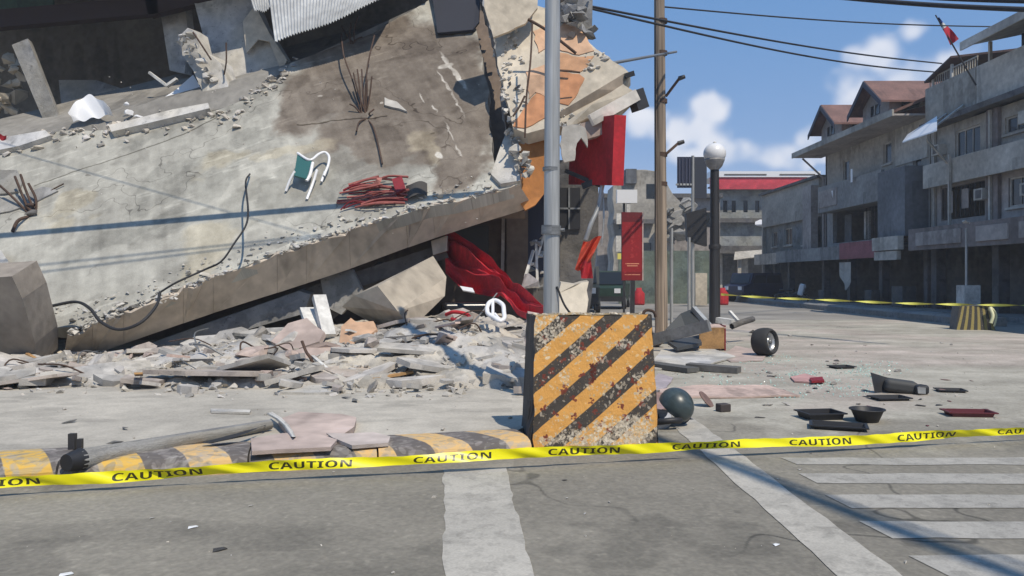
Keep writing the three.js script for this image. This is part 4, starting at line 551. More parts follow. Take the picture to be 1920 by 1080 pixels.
{ // red tarpaulin dragged out from under the overhang
  const A = [W(834, 432, 16.4), W(900, 470, 15.6), W(945, 515, 14.4), W(990, 560, 13.2), W(1040, 598, 12.0), W(1072, 622, 11.3)], B = [W(836, 520, 16.2), W(880, 550, 15.4), W(925, 556, 14.3), W(960, 580, 13.1), W(1012, 616, 11.9), W(1040, 640, 11.2)];
  const ca = new THREE.CatmullRomCurve3(A), cb = new THREE.CatmullRomCurve3(B);
  solo('red_tarpaulin', sheet((u, v) => { const p = ca.getPoint(u).lerp(cb.getPoint(u), v), f = Math.sin(v * 44 + u * 9 + Math.sin(u * 15) * 1.5) * 0.028 + Math.sin(v * 19 + u * 4) * 0.07 + Math.sin(v * 8 - u * 11) * 0.06 + (vn(u * 14, v * 6, 64, 9) - 0.5) * 0.22; p.y += f * 0.7 + Math.sin(v * 3.14) * 0.12; p.z += f; return p; }, 140, 70), paint(0.78, 0.03, 0.05, 0.75, { map: tarpMap, bumpMap: tarpBump, bumpScale: 0.015 }), 'crumpled red tarpaulin dragged out from under the ruin', 'tarpaulin');
  const wf = thing('white_plastic_frame', 'white plastic frame lying below the red tarpaulin', 'frame');
  const P = (x, y) => W(x, y, 12.2 - (y - 560) * 0.012);
  part('rim', tube([P(913, 577), P(918, 567), P(928, 563), P(942, 571), P(945, 586), P(945, 598), P(938, 602), P(926, 595), P(915, 588), P(913, 577)], 0.035, 30, 7), M.whiteGloss, wf); parts('crossbar', [tube([P(924, 562), P(924, 592)], 0.025, 3, 6), tube([P(928, 588), P(938, 600)], 0.02, 3, 6)], M.whiteGloss, wf); seat(wf);
  solo('dark_appliance', [xf(new RoundedBoxGeometry(1.0, 0.75, 0.7, 3, 0.09).toNonIndexed(), W(875, 560, 14.6).x, 0.62, -14.8, 0.2)], M.blackGloss, 'glossy dark cabinet half hidden under the red tarpaulin', 'cabinet');
  solo('white_panel_scrap', prism([W(862, 536, 14.3), W(886, 540, 14.25), W(890, 548, 14.2), W(868, 544, 14.25)], V(0, -0.02, -0.02)), M.whiteGloss, 'small white scrap on the dark cabinet', 'scrap');
  solo('red_hose', tube([W(836, 590, 12.9), W(850, 585, 12.8), W(872, 588, 12.8), W(880, 594, 12.7), W(866, 602, 12.6), W(846, 598, 12.7)], 0.03, 26, 6), M.red, 'coil of red hose on the rubble below the cabinet', 'hose');
  solo('thin_wire_rod', tube([W(870, 622, 12.2), W(900, 590, 12.6), W(932, 550, 13.0)], 0.014, 10, 5), M.steel, 'thin grey rod slanting across the white plastic frame', 'rod');
  const junk = thing('tangled_scrap', 'tangle of pale scrap hanging beside the steel pole', 'scrap');
  for (let k = 0; k < 14; k++) part('scrap_piece', lump(W(rr(990, 1026), rr(438, 545), 16.4 + rr(-0.2, 0.2)), rr(0.05, 0.15)), k % 3 ? M.plasterWhite : M.concreteGrey, junk);
  parts('strip', [bar(W(1005, 450, 16.4), W(1008, 540, 16.2), 0.05), bar(W(1020, 440, 16.4), W(1002, 500, 16.3), 0.04), bar(W(985, 520, 15.8), W(1000, 470, 16.2), 0.05)], M.white, junk); seat(junk);
  solo('white_sack', lump(W(994, 528, 15.2), 0.26, 2, 1.2), M.white, 'white sack lying against the red tarpaulin', 'sack');
  const flag = thing('orange_red_banner', 'torn orange-red banner hanging from a bent downpipe', 'banner');
  part('cloth', sheet((u, v) => { const x = mix(mix(1094, 1128, u), mix(1078, 1100, u), v), y = mix(452, 505, v) + Math.sin(u * 6) * 3 - u * 8 * (1 - v); return W(x, y, 14.8 + Math.sin(u * 9 + v * 5) * 0.10); }, 16, 16), M.redOrange, flag);
  part('cloth_tail', sheet((u, v) => W(mix(1086, 1108, u) + v * 4, mix(488, 522, v), 14.75 + Math.sin(u * 8 + v * 4) * 0.06), 8, 10), M.red, flag); seat(flag);
  const bins = thing('green_barrel', 'grey-green barrel standing behind the steel pole', 'barrel');
  const bp = W(1072, 470, 20); part('barrel_body', xf(lathe([[0, 0], [0.30, 0], [0.32, 0.3], [0.31, 0.34], [0.32, 0.6], [0.30, 0.92], [0, 0.94]], 20), bp.x, 0, bp.z), M.green, bins); part('barrel_lid', xf(lathe([[0, 0.93], [0.33, 0.93], [0.33, 0.98], [0, 1.02]], 20), bp.x, 0, bp.z), paint(0.25, 0.35, 0.30), bins);
}
{ // green and white chair lying on the slab
  const ch = thing('metal_chair', 'white tubular chair with dark green seat lying on the tilted slab', 'chair'), L = (l) => l.map(([x, y, h]) => SP(x, y, h * 0.7));
  part('seat', prism(L([[566, 309, 0.42], [592, 323, 0.42], [581, 353, 0.34], [558, 346, 0.34]]), sN.clone().multiplyScalar(-0.05)), M.teal, ch);
  part('back_loop', tube(L([[566, 309, 0.42], [590, 322, 0.42], [604, 308, 0.36], [614, 301, 0.30], [621, 306, 0.26], [620, 318, 0.22], [610, 338, 0.15]]), 0.028, 36, 7), M.whiteGloss, ch);
  parts('leg', [tube(L([[560, 340, 0.36], [548, 350, 0.22], [537, 361, 0.05]]), 0.028, 10, 7), tube(L([[594, 326, 0.40], [586, 346, 0.30], [580, 354, 0.28]]), 0.034, 8, 7), tube(L([[600, 334, 0.30], [590, 350, 0.15], [576, 376, 0.04]]), 0.028, 10, 7), tube(L([[612, 330, 0.16], [604, 345, 0.08]]), 0.025, 6, 7)], M.whiteGloss, ch); seat(ch);
  const rf = thing('red_metal_frame', 'crumpled red metal frame lying along the slab edge', 'metal frame');
  const redDust = paint(0.46, 0.14, 0.12, 0.85);
  for (let k = 0; k < 30; k++) { const y0 = rr(348, 396), x0 = rr(632, 700), x1 = x0 + rr(50, 90), y1 = y0 - rr(0, 12); part('rail', tube(L([[x0, y0 + 2, rr(0.03, 0.14)], [mix(x0, x1, 0.4), mix(y0, y1, 0.4) + rr(-4, 4), rr(0.06, 0.22)], [Math.min(x1, 770), y1, rr(0.05, 0.2)]]), rr(0.012, 0.028), 8, 5), [redDust, redDust, M.redDeep, redDust][k % 4], rf); }
  part('end_box', prism(L([[738, 349, 0.26], [757, 344, 0.26], [764, 366, 0.24], [746, 374, 0.24]]), sN.clone().multiplyScalar(-0.24)), M.redDeep, rf); part('red_cap', lump(SP(712, 352, 0.15), 0.13), paint(0.55, 0.22, 0.18), rf); seat(rf);
  solo('dark_rag', sheet((u, v) => SP(mix(762, 802, u), mix(352, 376, v) + Math.sin(u * 5) * 4, 0.05 + Math.sin(u * 3.1) * 0.12), 10, 8), plain(0.06, 0.055, 0.05, 0.9), 'dark rag beside the red metal frame on the slab', 'rag');
  solo('hanging_cable', tube([SP(470, 330, 0.05), SP(474, 370, 0.4), W(462, 420, 13.9), W(440, 455, 13.6), W(415, 490, 13.5), W(385, 505, 13.6), W(330, 530, 13.4), W(300, 548, 13.4)], 0.018, 50, 6), M.cable, 'thin dark cable drooping across the beam from the slab', 'cable');
  solo('cable_loop', tube([W(300, 548, 13.3), W(292, 575, 12.9), W(262, 606, 12.6), W(225, 618, 12.6), W(190, 604, 12.8), W(168, 578, 13.1), W(140, 566, 13.4), W(95, 574, 13.4)], 0.026, 60, 6), M.cable, 'slack cable loop hanging over the low end of the beam', 'cable');
}

// ---------------------------------------------------------------- things lying on the road and pavement
{
  const put = (g, p, ry = 0, rx = 0, rz = 0, s = 1) => xf(g, p.x, p.y, p.z, ry, rx, rz, s);
  // fallen pipe along the kerb
  const pipe = thing('fallen_pipe', 'long grey pipe lying on the pavement behind the kerb', 'pipe');
  part('pipe_body', rod(GP(148, 862, 0.16), GP(506, 796, 0.15), 0.075, 0.045, 14), M.concrete, pipe); part('pipe_end', rod(GP(124, 868, 0.16), GP(152, 861, 0.16), 0.060, 0.080, 14), M.black, pipe, 'dark open pipe end'); parts('bracket', [bar(GP(136, 850, 0.12), GP(136, 850, 0.12).setY(0.27), 0.05, 0.04), bar(GP(150, 850, 0.12), GP(150, 850, 0.12).setY(0.23), 0.035, 0.035)], M.darkMetal, pipe); seat(pipe);
  solo('black_strip', sheet((u, v) => GP(mix(380, 498, u), mix(829, 798, u) + v * 7 * Math.sin(u * 3.1 + 0.3), 0.165 + Math.sin(u * 3.1) * 0.02), 20, 3), M.black, 'thin black rubber strip lying on the kerb beside the pipe', 'rubber strip');
  const sheetPiece = (name, label, l, h, t, m, cat) => solo(name, prism(jag(l.map(([x, y]) => GP(x, y, h)), 0.2, 0.012), V(0, -t, 0)), m, label, cat);
  sheetPiece('pink_slab', 'pink broken paving slab lying behind the kerb', [[522, 786], [560, 772], [640, 776], [668, 782], [664, 800], [640, 816], [545, 819]], 0.155, 0.05, M.concretePink, 'paving slab');
  solo('curled_trim', sheet((u, v) => { const a = [[498, 776], [516, 786], [530, 798], [544, 819]], i = Math.min(2, Math.floor(u * 3)), f = u * 3 - i, x = mix(a[i][0], a[i + 1][0], f), y = mix(a[i][1], a[i + 1][1], f); return GP(x + v * 12, y - v * 4 * (1 - u), 0.165 + Math.sin(v * 3.1) * 0.035); }, 18, 5), M.white, 'white curled trim along the edge of the pink slab', 'trim');
  sheetPiece('pink_slab', 'pink cracked paving slab tilted over the front of the kerb', [[470, 822], [530, 812], [600, 814], [632, 824], [620, 838], [560, 841], [472, 846]], 0.168, 0.03, M.concretePink, 'paving slab');
  sheetPiece('pink_slab', 'pale pink paving slab on the kerb right of the cracked one', [[612, 812], [700, 810], [732, 818], [728, 830], [660, 835], [638, 826]], 0.165, 0.028, plaster(0.62, 0.54, 0.50), 'paving slab');
  for (const [x, y, s, m, l] of [[362, 988, 0.030, M.whiteGloss, 'white paper scrap on the near road left of the lane line'], [124, 1077, 0.034, M.whiteGloss, 'white scrap at the bottom left edge of the road'], [1456, 1021, 0.022, M.whiteGloss, 'white scrap on the near road beside the edge line'], [470, 948, 0.016, M.plasterWhite, 'small pale chip on the road left of the lane line'], [285, 971, 0.016, M.plasterWhite, 'tiny pale chip near the white paper scrap'], [412, 1030, 0.04, M.concreteDark, 'flat dark leaf-like scrap on the near road'], [1059, 900, 0.02, M.concreteDark, 'dark pebble on the road right of the lane line'], [1500, 880, 0.02, M.plasterWhite, 'pale chip on the road by the crossing stripes']])
    solo('road_scrap', put(lumps[3].clone(), GP(x, y, 0.008), 0.7, 0, 0, V(s * 1.4, s * 0.25, s)), m, l, 'scrap');
  for (const [x, y, s, l] of [[668, 750, 0.10, 'dark flat shard lying on the pavement before the heap'], [650, 745, 0.06, 'small dark shard beside the flat one on the pavement'], [215, 830, 0.07, 'grey shard on the pavement at left'], [235, 802, 0.05, 'small grey shard behind the pipe'], [130, 790, 0.06, 'grey shard left of the pipe bracket']]) solo('pavement_shard', put(lumps[5].clone(), GP(x, y, 0.11), x, 0, 0, V(s * 1.8, s * 0.35, s)), M.concreteGrey, l, 'shard');
  // helmet with visor
  const hp = GP(1270, 800); const hel = thing('helmet', 'dark teal motorcycle helmet lying on the road right of the barrier', 'helmet');
  { const dome = new THREE.SphereGeometry(0.165, 28, 18, 0, 6.2832, 0, 2.0).toNonIndexed(); part('shell', xf(dome, hp.x + 0.0, 0.20, hp.z - 0.05, 0.5, 0.55, -0.45, V(1, 1, 1.12)), paint(0.06, 0.085, 0.092, 0.36), hel);
    part('visor', xf(new THREE.SphereGeometry(0.17, 24, 8, 0.2, 2.6, 1.15, 0.55).toNonIndexed(), hp.x - 0.03, 0.135, hp.z + 0.0, 2.9, 0.9, -0.2, V(1, 1, 1.1)), M.blackGloss, hel);
    part('lining', xf(lathe([[0.10, 0], [0.135, 0.01], [0.145, 0.07], [0.12, 0.10]], 24), hp.x - 0.17, 0.02, hp.z + 0.02, 0, 0.25, 0.45), paint(0.55, 0.57, 0.62), hel, 'pale helmet lining');
    part('chin_bar', xf(new THREE.TorusGeometry(0.145, 0.03, 8, 24, 3.6).toNonIndexed(), hp.x - 0.12, 0.055, hp.z + 0.06, 0.3, 1.3, 0.9), M.black, hel); seat(hel); }
  const tray = (px, py, w, l, h, ry, m, label, name = 'food_tray', cat = 'tray', rx = 0, rz = 0) => { const g = lathe([[0, 0], [0.60, 0], [0.66, h], [0.74, h], [0.745, h - 0.012], [0.70, h - 0.015]].map(([a, b]) => [a, b]), 4); g.computeVertexNormals(); g.rotateY(Math.PI / 4); const p = GP(px, py, 0.005); return solo(name, xf(g, p.x, 0.006 + Math.abs(rx) * l * 0.4, p.z, ry, rx, rz, V(w, 1, l)), m, label, cat); };
  tray(1538, 784, 0.40, 0.30, 0.07, 0.15, M.black, 'black shallow tray lying left of the black bowl');
  tray(1572, 803, 0.50, 0.28, 0.04, -0.35, M.black, 'flat black tray in front of the black bowl');
  tray(1816, 779, 0.46, 0.24, 0.05, -0.1, M.maroon, 'maroon tray near the right edge of the road');
  tray(1668, 749, 0.40, 0.26, 0.035, 0.1, M.black, 'flat black tray just below the black bag');
  tray(1782, 734, 0.32, 0.24, 0.03, -0.2, M.black, 'small flat black tray right of the black bag');
  tray(1578, 690, 0.34, 0.26, 0.035, 0.2, M.black, 'small far black tray beyond the glass fragments');
  { const p = GP(1626, 791); solo('black_bowl', xf(lathe([[0, 0], [0.105, 0], [0.155, 0.115], [0.172, 0.12], [0.172, 0.13], [0.15, 0.128], [0.10, 0.015], [0, 0.015]], 28), p.x, 0.004, p.z), M.black, 'black round bowl standing between the trays', 'bowl'); }
  const bag = thing('black_bag', 'open black bag with a white tag lying on the road', 'bag'); { const p = (x, y, dz = 0) => GP(x, 742).add(V(0, (742 - y) / FOC * GP(x, 742).z * -1, -dz));
    part('flap', sheet((u, v) => { const q = GP(mix(1640, 1690, u), 738); q.y = mix(0.01, mix(0.26, 0.16, u), v); q.z -= v * 0.05 + Math.sin(u * 3) * 0.05; q.x -= v * 0.03; return q; }, 10, 6), M.black, bag);
    part('bag_body', xf(new RoundedBoxGeometry(0.40, 0.16, 0.26, 3, 0.06), GP(1692, 738).x, 0.085, GP(1692, 738).z - 0.06, -0.25, 0, -0.12), plain(0.05, 0.05, 0.048, 0.7), bag);
    part('side_pocket', xf(new RoundedBoxGeometry(0.18, 0.12, 0.16, 3, 0.04), GP(1726, 740).x, 0.062, GP(1726, 740).z - 0.02, 0.2), M.black, bag);
    part('tag', prism([GP(1714, 740).setY(0.03), GP(1728, 741).setY(0.03), GP(1728, 741).setY(0.105), GP(1713, 740).setY(0.105)].map((q) => q.add(V(0, 0, 0.10))), V(0, 0, -0.008)), M.white, bag, 'white tag'); seat(bag); }
  const boards = [['pink_board', 'long pale pink board lying flat right of the helmet', [[1232, 730], [1300, 722], [1440, 722], [1500, 741], [1350, 744], [1240, 742]], 0.03, 0.02, M.pinkBoard, 'board'], ['pink_shard', 'small pink shards among the glass fragments', [[1482, 706], [1510, 700], [1542, 708], [1520, 716], [1490, 714]], 0.03, 0.02, paint(0.62, 0.36, 0.34), 'shard'], ['red_shard', 'dark red shard at the end of the pink shards', [[1518, 708], [1542, 706], [1546, 713], [1522, 714]], 0.06, 0.03, M.redDeep, 'shard'], ['pale_board', 'broad pale board lying behind the long dark planks', [[1215, 690], [1240, 655], [1320, 648], [1380, 668], [1330, 682], [1280, 690]], 0.04, 0.025, M.concretePale, 'board'], ['pink_board', 'pinkish flat board lying under the small wheel', [[1350, 668], [1380, 648], [1440, 660], [1430, 676], [1370, 678]], 0.02, 0.012, M.concretePink, 'board'], ['mauve_cloth', 'mauve cloth scrap lying beside the barrier', [[1216, 718], [1235, 700], [1262, 708], [1250, 726], [1222, 734]], 0.03, 0.02, paint(0.50, 0.44, 0.47), 'cloth'], ['brick_rubble', 'reddish rubble piece behind the helmet', [[1218, 762], [1232, 735], [1256, 738], [1262, 756], [1240, 768]], 0.07, 0.06, conc(0.52, 0.34, 0.29), 'rubble']];
  for (const [n, l, pts, h, t, m, cat] of boards) sheetPiece(n, l, pts, h, t, m, cat);
  solo('dark_plank', [bar(GP(1216, 682, 0.06), GP(1300, 694, 0.05), 0.26, 0.07)], paint(0.12, 0.12, 0.115, 0.8), 'dark plank lying right of the barrier, left one of two', 'plank');
  solo('dark_plank', [bar(GP(1290, 686, 0.07), GP(1386, 694, 0.05), 0.24, 0.09)], paint(0.15, 0.145, 0.14, 0.8), 'dark plank lying right of the barrier, right one of two', 'plank');
  { const p = GP(1324, 762); solo('brown_lid', xf(lathe([[0, 0.012], [0.11, 0.012], [0.115, 0], [0, 0]], 24), p.x, 0.075, p.z, 0.5, 0.75, -0.45), M.brownDisc, 'brown round lid leaning beside the helmet', 'lid'); const q = GP(1356, 772); solo('dark_box', xf(new RoundedBoxGeometry(0.13, 0.085, 0.11, 2, 0.012), q.x, 0.046, q.z, 0.3), plain(0.05, 0.04, 0.038, 0.7), 'small dark box lying right of the brown lid', 'box'); }
  { // wheel lying on its side, rim towards us
    const p = GP(1434, 668), w = thing('wheel', 'small wheel with black tyre and silver rim on the road', 'wheel'); const tg = new THREE.TorusGeometry(0.205, 0.055, 14, 36).toNonIndexed();
    part('tyre', xf(tg, 0, 0, 0, 0, 0, 0, V(1, 1, 3.0)), plain(0.03, 0.03, 0.03, 0.85), w); part('rim', xf(lathe([[0.05, 0.10], [0.07, 0.11], [0.09, 0.05], [0.15, 0.07], [0.175, 0.13], [0.19, 0.13], [0.17, -0.12], [0.14, -0.03], [0.05, 0.02]], 30), 0, 0, 0, 0, Math.PI / 2, 0), paint(0.62, 0.63, 0.65, 0.35, { metalness: 0.6 }), w); part('hub', xf(lathe([[0, 0.13], [0.035, 0.13], [0.045, 0.08], [0, 0.06]], 16), 0, 0, 0, 0, Math.PI / 2, 0), M.steel, w);
    w.position.set(p.x, 0.265, p.z); w.rotation.set(-0.10, 0.75, 0, 'YXZ'); }
  { const p = GP(1340, 658), o = thing('wooden_box', 'tan wooden box with a red side standing among the debris', 'box'); const x = p.x, z = p.z;
    part('front', xf(new RoundedBoxGeometry(0.50, 0.42, 0.03, 2, 0.006), x - 0.06, 0.25, z, 0.05), M.cardboard, o); part('side', xf(new RoundedBoxGeometry(0.03, 0.50, 0.42, 2, 0.006), x + 0.20, 0.25, z - 0.22, 0.05), M.redDeep, o, 'dark red side'); part('top_board', xf(new RoundedBoxGeometry(0.54, 0.03, 0.46, 2, 0.006), x - 0.05, 0.475, z - 0.22, 0.05, 0.08), M.pinkBoard, o); parts('leg', [xf(new RoundedBoxGeometry(0.05, 0.10, 0.05, 2, 0.006), x + 0.12, 0.05, z - 0.05, 0), xf(new RoundedBoxGeometry(0.05, 0.10, 0.05, 2, 0.006), x - 0.26, 0.05, z - 0.1, 0)], M.brownDisc, o); seat(o); }
  solo('grey_plank', [bar(GP(1212, 640, 0.18), W(1330, 610, 15.0), 0.10, 0.22)], M.steel, 'long grey plank leaning on the wooden box', 'plank');
  solo('black_cabinet', prism([W(1248, 618, 17.2), W(1276, 588, 17.6), W(1300, 578, 17.7), W(1318, 606, 17.3), W(1322, 622, 17.2), W(1290, 626, 17.2)], V(0.1, -0.05, -0.6)), plain(0.025, 0.03, 0.032, 0.5), 'black cabinet lying tilted at the foot of the lamp post', 'cabinet');
  solo('metal_rail', [bar(W(1300, 578, 17.6), W(1330, 612, 17.2), 0.12, 0.10)], M.galv, 'grey metal rail leaning on the black cabinet', 'rail');
  solo('flat_board', prism([W(1252, 640, 15.5), W(1310, 628, 16.2), W(1316, 642, 15.4), W(1270, 652, 14.9)], V(0, -0.06, 0)), plain(0.05, 0.055, 0.06, 0.6), 'dark flat board lying left of the wooden box', 'board');
  solo('white_scrap', [bar(W(1368, 584, 18.2), W(1384, 602, 17.9), 0.06), bar(W(1345, 600, 18), W(1374, 604, 17.8), 0.22, 0.12)], M.white, 'white frame pieces behind the wooden box', 'frame');
  solo('dark_branch', tube([W(1372, 612, 17.6), W(1392, 604, 17.8), W(1412, 598, 18)], 0.07, 8, 6), M.concreteDark, 'dark broken bar behind the wooden box', 'bar');
  { const p = GP(1412, 630); solo('dark_lump', [lump(V(p.x, 0.10, p.z), 0.17, 4, 0.9)], M.concreteDark, 'dark lump behind the small wheel', 'lump'); }
  solo('earth_mound', Array.from({ length: 26 }, () => lump(V(rr(1.9, 3.0), rr(0.02, 0.16), rr(-17.8, -16.2)), rr(0.12, 0.36), undefined, 0.6)), conc(0.48, 0.40, 0.33, { bumpMap: null }), 'brownish rubble mound at the foot of the wooden pole', 'rubble', null, 'stuff');
  for (let k = 0; k < 30; k++) { const d = rr(7.6, 13), x = rr(0.20, 0.60) * d; const s = rr(0.015, 0.06); solo('dark_scrap', xf(lumps[(k * 4) % 9].clone(), x, 0.006 + s * 0.12, -d, rr(0, 6), 0, 0, V(s * 1.8, s * 0.3, s)), [M.black, M.brownDisc, M.maroon, M.concreteDark][k % 4], `flat ${['black', 'brown', 'maroon', 'dark grey'][k % 4]} scrap on the road ${d < 9.5 ? 'among the black trays' : 'beyond the black bag'}`, 'scrap', 'dark scraps on the road'); }
  // tempered glass crumbs
  const gl = []; for (let k = 0; k < 5200; k++) { const a = rr(0, 6.28), r = Math.pow(rnd(), 0.75), px = 1500 + Math.cos(a) * r * 230, py = 706 + Math.sin(a) * r * 42; if (rnd() > 0.15 + 1.3 * sm(0.4, 0.75, vn(px * 0.02, py * 0.07, 256, 19))) continue; const p = GP(px, py), s = 0.004 + Math.pow(rnd(), 3) * 0.014; gl.push(xf(new THREE.TetrahedronGeometry(s), p.x, 0.004 + s * 0.3, p.z, rr(0, 6), rr(0, 6), 0)); }
  solo('glass_fragments', gl, M.glassShard, 'pale green shattered glass crumbs spread over the road', 'glass', null, 'stuff');
  for (let k = 0; k < 46; k++) { const d = rr(9, 20), x = rr(0.14, 0.55) * d; if (x < 1.9) continue; const s = rr(0.02, 0.07); solo('road_chunk', xf(lumps[k % 9].clone(), x, s * 0.3, -d, rr(0, 6), 0, 0, V(s * 1.4, s * 0.7, s)), M.loose[k % 6], `${s > 0.05 ? 'fist-sized' : 'small'} ${tone6[k % 6]} concrete crumb on the open road ${d < 13 ? 'near the scattered trays' : 'beyond the small wheel'}`, 'concrete crumb', 'crumbs on the road'); }
}
// ---------------------------------------------------------------- poles and street furniture
{
  const sp = thing('steel_pole', 'tall galvanised steel pole standing behind the striped barrier', 'pole'), b = W(1033, 600, 8.8), x = b.x, z = b.z;
  part('shaft', rod(V(x, 0, z), V(x + 0.03, 7.5, z), 0.090, 0.078, 22), M.galv, sp); part('clamp', rod(V(x, 1.92, z), V(x + 0.004, 2.02, z), 0.108, 0.108, 22), M.steel, sp); part('base_collar', rod(V(x, 0, z), V(x, 0.16, z), 0.14, 0.13, 20), M.steel, sp); part('bolt', rod(V(x + 0.10, 1.97, z + 0.02), V(x + 0.15, 1.97, z + 0.03), 0.018, 0.018, 8), M.steel, sp); part('seam_band', rod(V(x, 2.62, z), V(x, 2.66, z), 0.093, 0.093, 22), M.steel, sp); seat(sp);
  solo('pole_wire', tube([V(x + 0.06, 1.35, z + 0.08), V(x + 0.16, 1.12, z + 0.1), V(x + 0.28, 1.0, z + 0.1), V(x + 0.5, 0.96, z + 0.2)], 0.012, 16, 5), M.cable, 'thin dark wire curling off the steel pole', 'wire');
  const wp = thing('wooden_pole', 'weathered wooden utility pole with stub brackets', 'utility pole'), wb = W(1240, 612, 20.5), wx = wb.x, wz = wb.z;
  { const g = rod(V(0, 0, 0), V(0, 11, 0), 0.165, 0.125, 18); const shaft = part('shaft', xf(g, wx, 0, wz, 0, 0, 0.006), M.wood, wp); }
  const at = (py) => W(1240, py, 20.5).y;
  for (const py of [40, 100, 190, 290, 345]) part('band', rod(V(wx, at(py) - 0.05, wz), V(wx, at(py) + 0.05, wz), 0.155, 0.155, 16), M.rust, wp);
  for (const [py, dx, dy] of [[182, 0.46, 0.48], [290, 0.44, 0.30]]) { const a = part('bracket', bar(V(wx + 0.1, at(py), wz + 0.1), V(wx + dx, at(py) + dy, wz + 0.1), 0.07, 0.07), M.rust, wp); part('insulator', rod(V(wx + dx - 0.03, at(py) + dy - 0.03, wz + 0.1), V(wx + dx + 0.12, at(py) + dy + 0.02, wz + 0.1), 0.06, 0.05, 10), M.darkMetal, a); }
  part('shade_strip', bar(V(wx - 0.14, 0, wz + 0.08), V(wx - 0.12, 10.8, wz + 0.06), 0.05, 0.07), M.brown, wp); seat(wp);  // added dark brown strip imitates the shaded left side of the pole
  solo('guy_arm', rod(W(1150, 118, 16.4), W(1268, 97, 20.3), 0.035, 0.03, 8), M.steel, 'thin grey rod from the ruin to the wooden pole', 'rod');
  const lp = thing('lamp_post', 'dark street lamp with a white globe', 'street lamp'), lb = W(1340, 610, 21.5), lx = lb.x, lz = lb.z, ly = (py) => W(1340, py, 21.5).y;
  part('post', xf(lathe([[0, 0], [0.20, 0], [0.20, 0.25], [0.15, 0.35], [0.135, 2.2], [0.16, 2.22], [0.16, 2.32], [0.13, 2.34], [0.115, ly(318)], [0, ly(318)]], 20), lx, 0, lz), M.darkMetal, lp);
  part('collar', xf(lathe([[0, 0], [0.09, 0], [0.12, 0.06], [0.20, 0.14], [0.26, 0.30], [0.27, 0.34], [0, 0.34]], 24), lx, ly(322), lz), paint(0.35, 0.35, 0.36, 0.5), lp);
  { const gr = part('globe', xf(new THREE.SphereGeometry(0.30, 28, 20).toNonIndexed(), lx, ly(288), lz, 0, 0, 0, V(1, 0.95, 1)), plain(0.74, 0.74, 0.74, 0.3), lp); part('finial', xf(lathe([[0, 0.06], [0.03, 0.05], [0.06, 0], [0, 0]], 12), lx, ly(269), lz), M.white, gr); } seat(lp);
  const post = (px, py, d, h, r, m, label) => { const p = W(px, py, d); return solo('thin_post', [rod(V(p.x, 0, p.z), V(p.x, h, p.z), r, r, 10)], m, label, 'post'); };
  post(1259, 590, 21.0, W(1259, 428, 21).y, 0.045, M.galv, 'thin pale steel post right of the wooden pole');
  const tl = thing('traffic_light', 'dark traffic light heads on a thin steel post left of the lamp', 'traffic light'), tx = W(1299, 590, 26).x, tz = -26, ty = (py) => W(1299, py, 26).y;
  part('post', rod(V(tx, 0, tz), V(tx, ty(292), tz), 0.06, 0.05, 12), M.galv, tl); part('arm', bar(V(tx - 0.55, ty(346), tz), V(tx, ty(346), tz), 0.06), M.galv, tl);
  const back = part('backboard', bb(tx - 0.50, tx - 0.04, ty(352), ty(294), tz - 0.06, tz), plain(0.022, 0.028, 0.06, 0.5), tl, 'dark blue ribbed board'); for (let k = 0; k < 4; k++) part('rib', bb(tx - 0.46 + k * 0.11, tx - 0.43 + k * 0.11, ty(350), ty(297), tz, tz + 0.03), plain(0.06, 0.065, 0.10, 0.5), back);
  part('backboard', bb(tx + 0.06, tx + 0.46, ty(372), ty(294), tz - 0.08, tz - 0.02), plain(0.035, 0.04, 0.055, 0.5), tl);
  part('signal_head', prism([V(tx - 0.24, ty(400), tz + 0.1), V(tx + 0.42, ty(390), tz + 0.1), V(tx + 0.44, ty(462), tz + 0.1), V(tx - 0.18, ty(452), tz + 0.1)], V(0, 0, -0.3)), M.black, tl); seat(tl);
  post(1292, 590, 25.0, W(1292, 445, 25).y, 0.05, M.galv, 'thin steel post directly left of the traffic light post');
  // red vertical banner on its stand
  { const cv = document.createElement('canvas'); cv.width = 192; cv.height = 640; const c = cv.getContext('2d'); c.fillStyle = '#8f1019'; c.fillRect(0, 0, 192, 640); c.fillStyle = '#641017'; c.fillRect(0, 0, 192, 90); c.fillStyle = '#7c0c14'; c.fillRect(0, 560, 192, 80); c.strokeStyle = '#d0574a'; c.lineWidth = 7; for (const y of [140, 200, 262, 330, 392]) { for (let k = 0; k < 4; k++) { const w = 14 + ((y * 7 + k * 31) % 30); c.globalAlpha = 0.55; c.fillStyle = '#cf5648'; c.fillRect(96 - w / 2 + ((k * 17 + y) % 13) - 6, y + k * 10, w, 6); } } c.globalAlpha = 1; c.fillStyle = '#d99a78'; c.fillRect(30, 480, 130, 8); c.fillRect(46, 500, 100, 8); c.fillRect(24, 585, 146, 6); speckle(c, 192, 640, 200, ['#c7353a', '#8a0d16'], 5, 10, 0.3);
    const t = new THREE.CanvasTexture(cv); t.colorSpace = THREE.SRGBColorSpace; const bx = thing('red_banner_sign', 'tall dark red vertical banner sign on a stand', 'sign'), d = 23, p = W(1185, 590, d), y0 = W(1185, 526, d).y, y1 = W(1185, 398, d).y;
    const g = box(0.62, y1 - y0, 0.06, p.x, (y0 + y1) / 2, p.z, 0, 0.12, 0); const fb = part('panel', g, M.redDeep, bx); const f = new THREE.PlaneGeometry(0.60, y1 - y0 - 0.02).toNonIndexed(); part('print', xf(f, p.x + 0.005, (y0 + y1) / 2, p.z + 0.035, 0.12), new THREE.MeshStandardMaterial({ map: t, roughness: 0.6 }), fb);
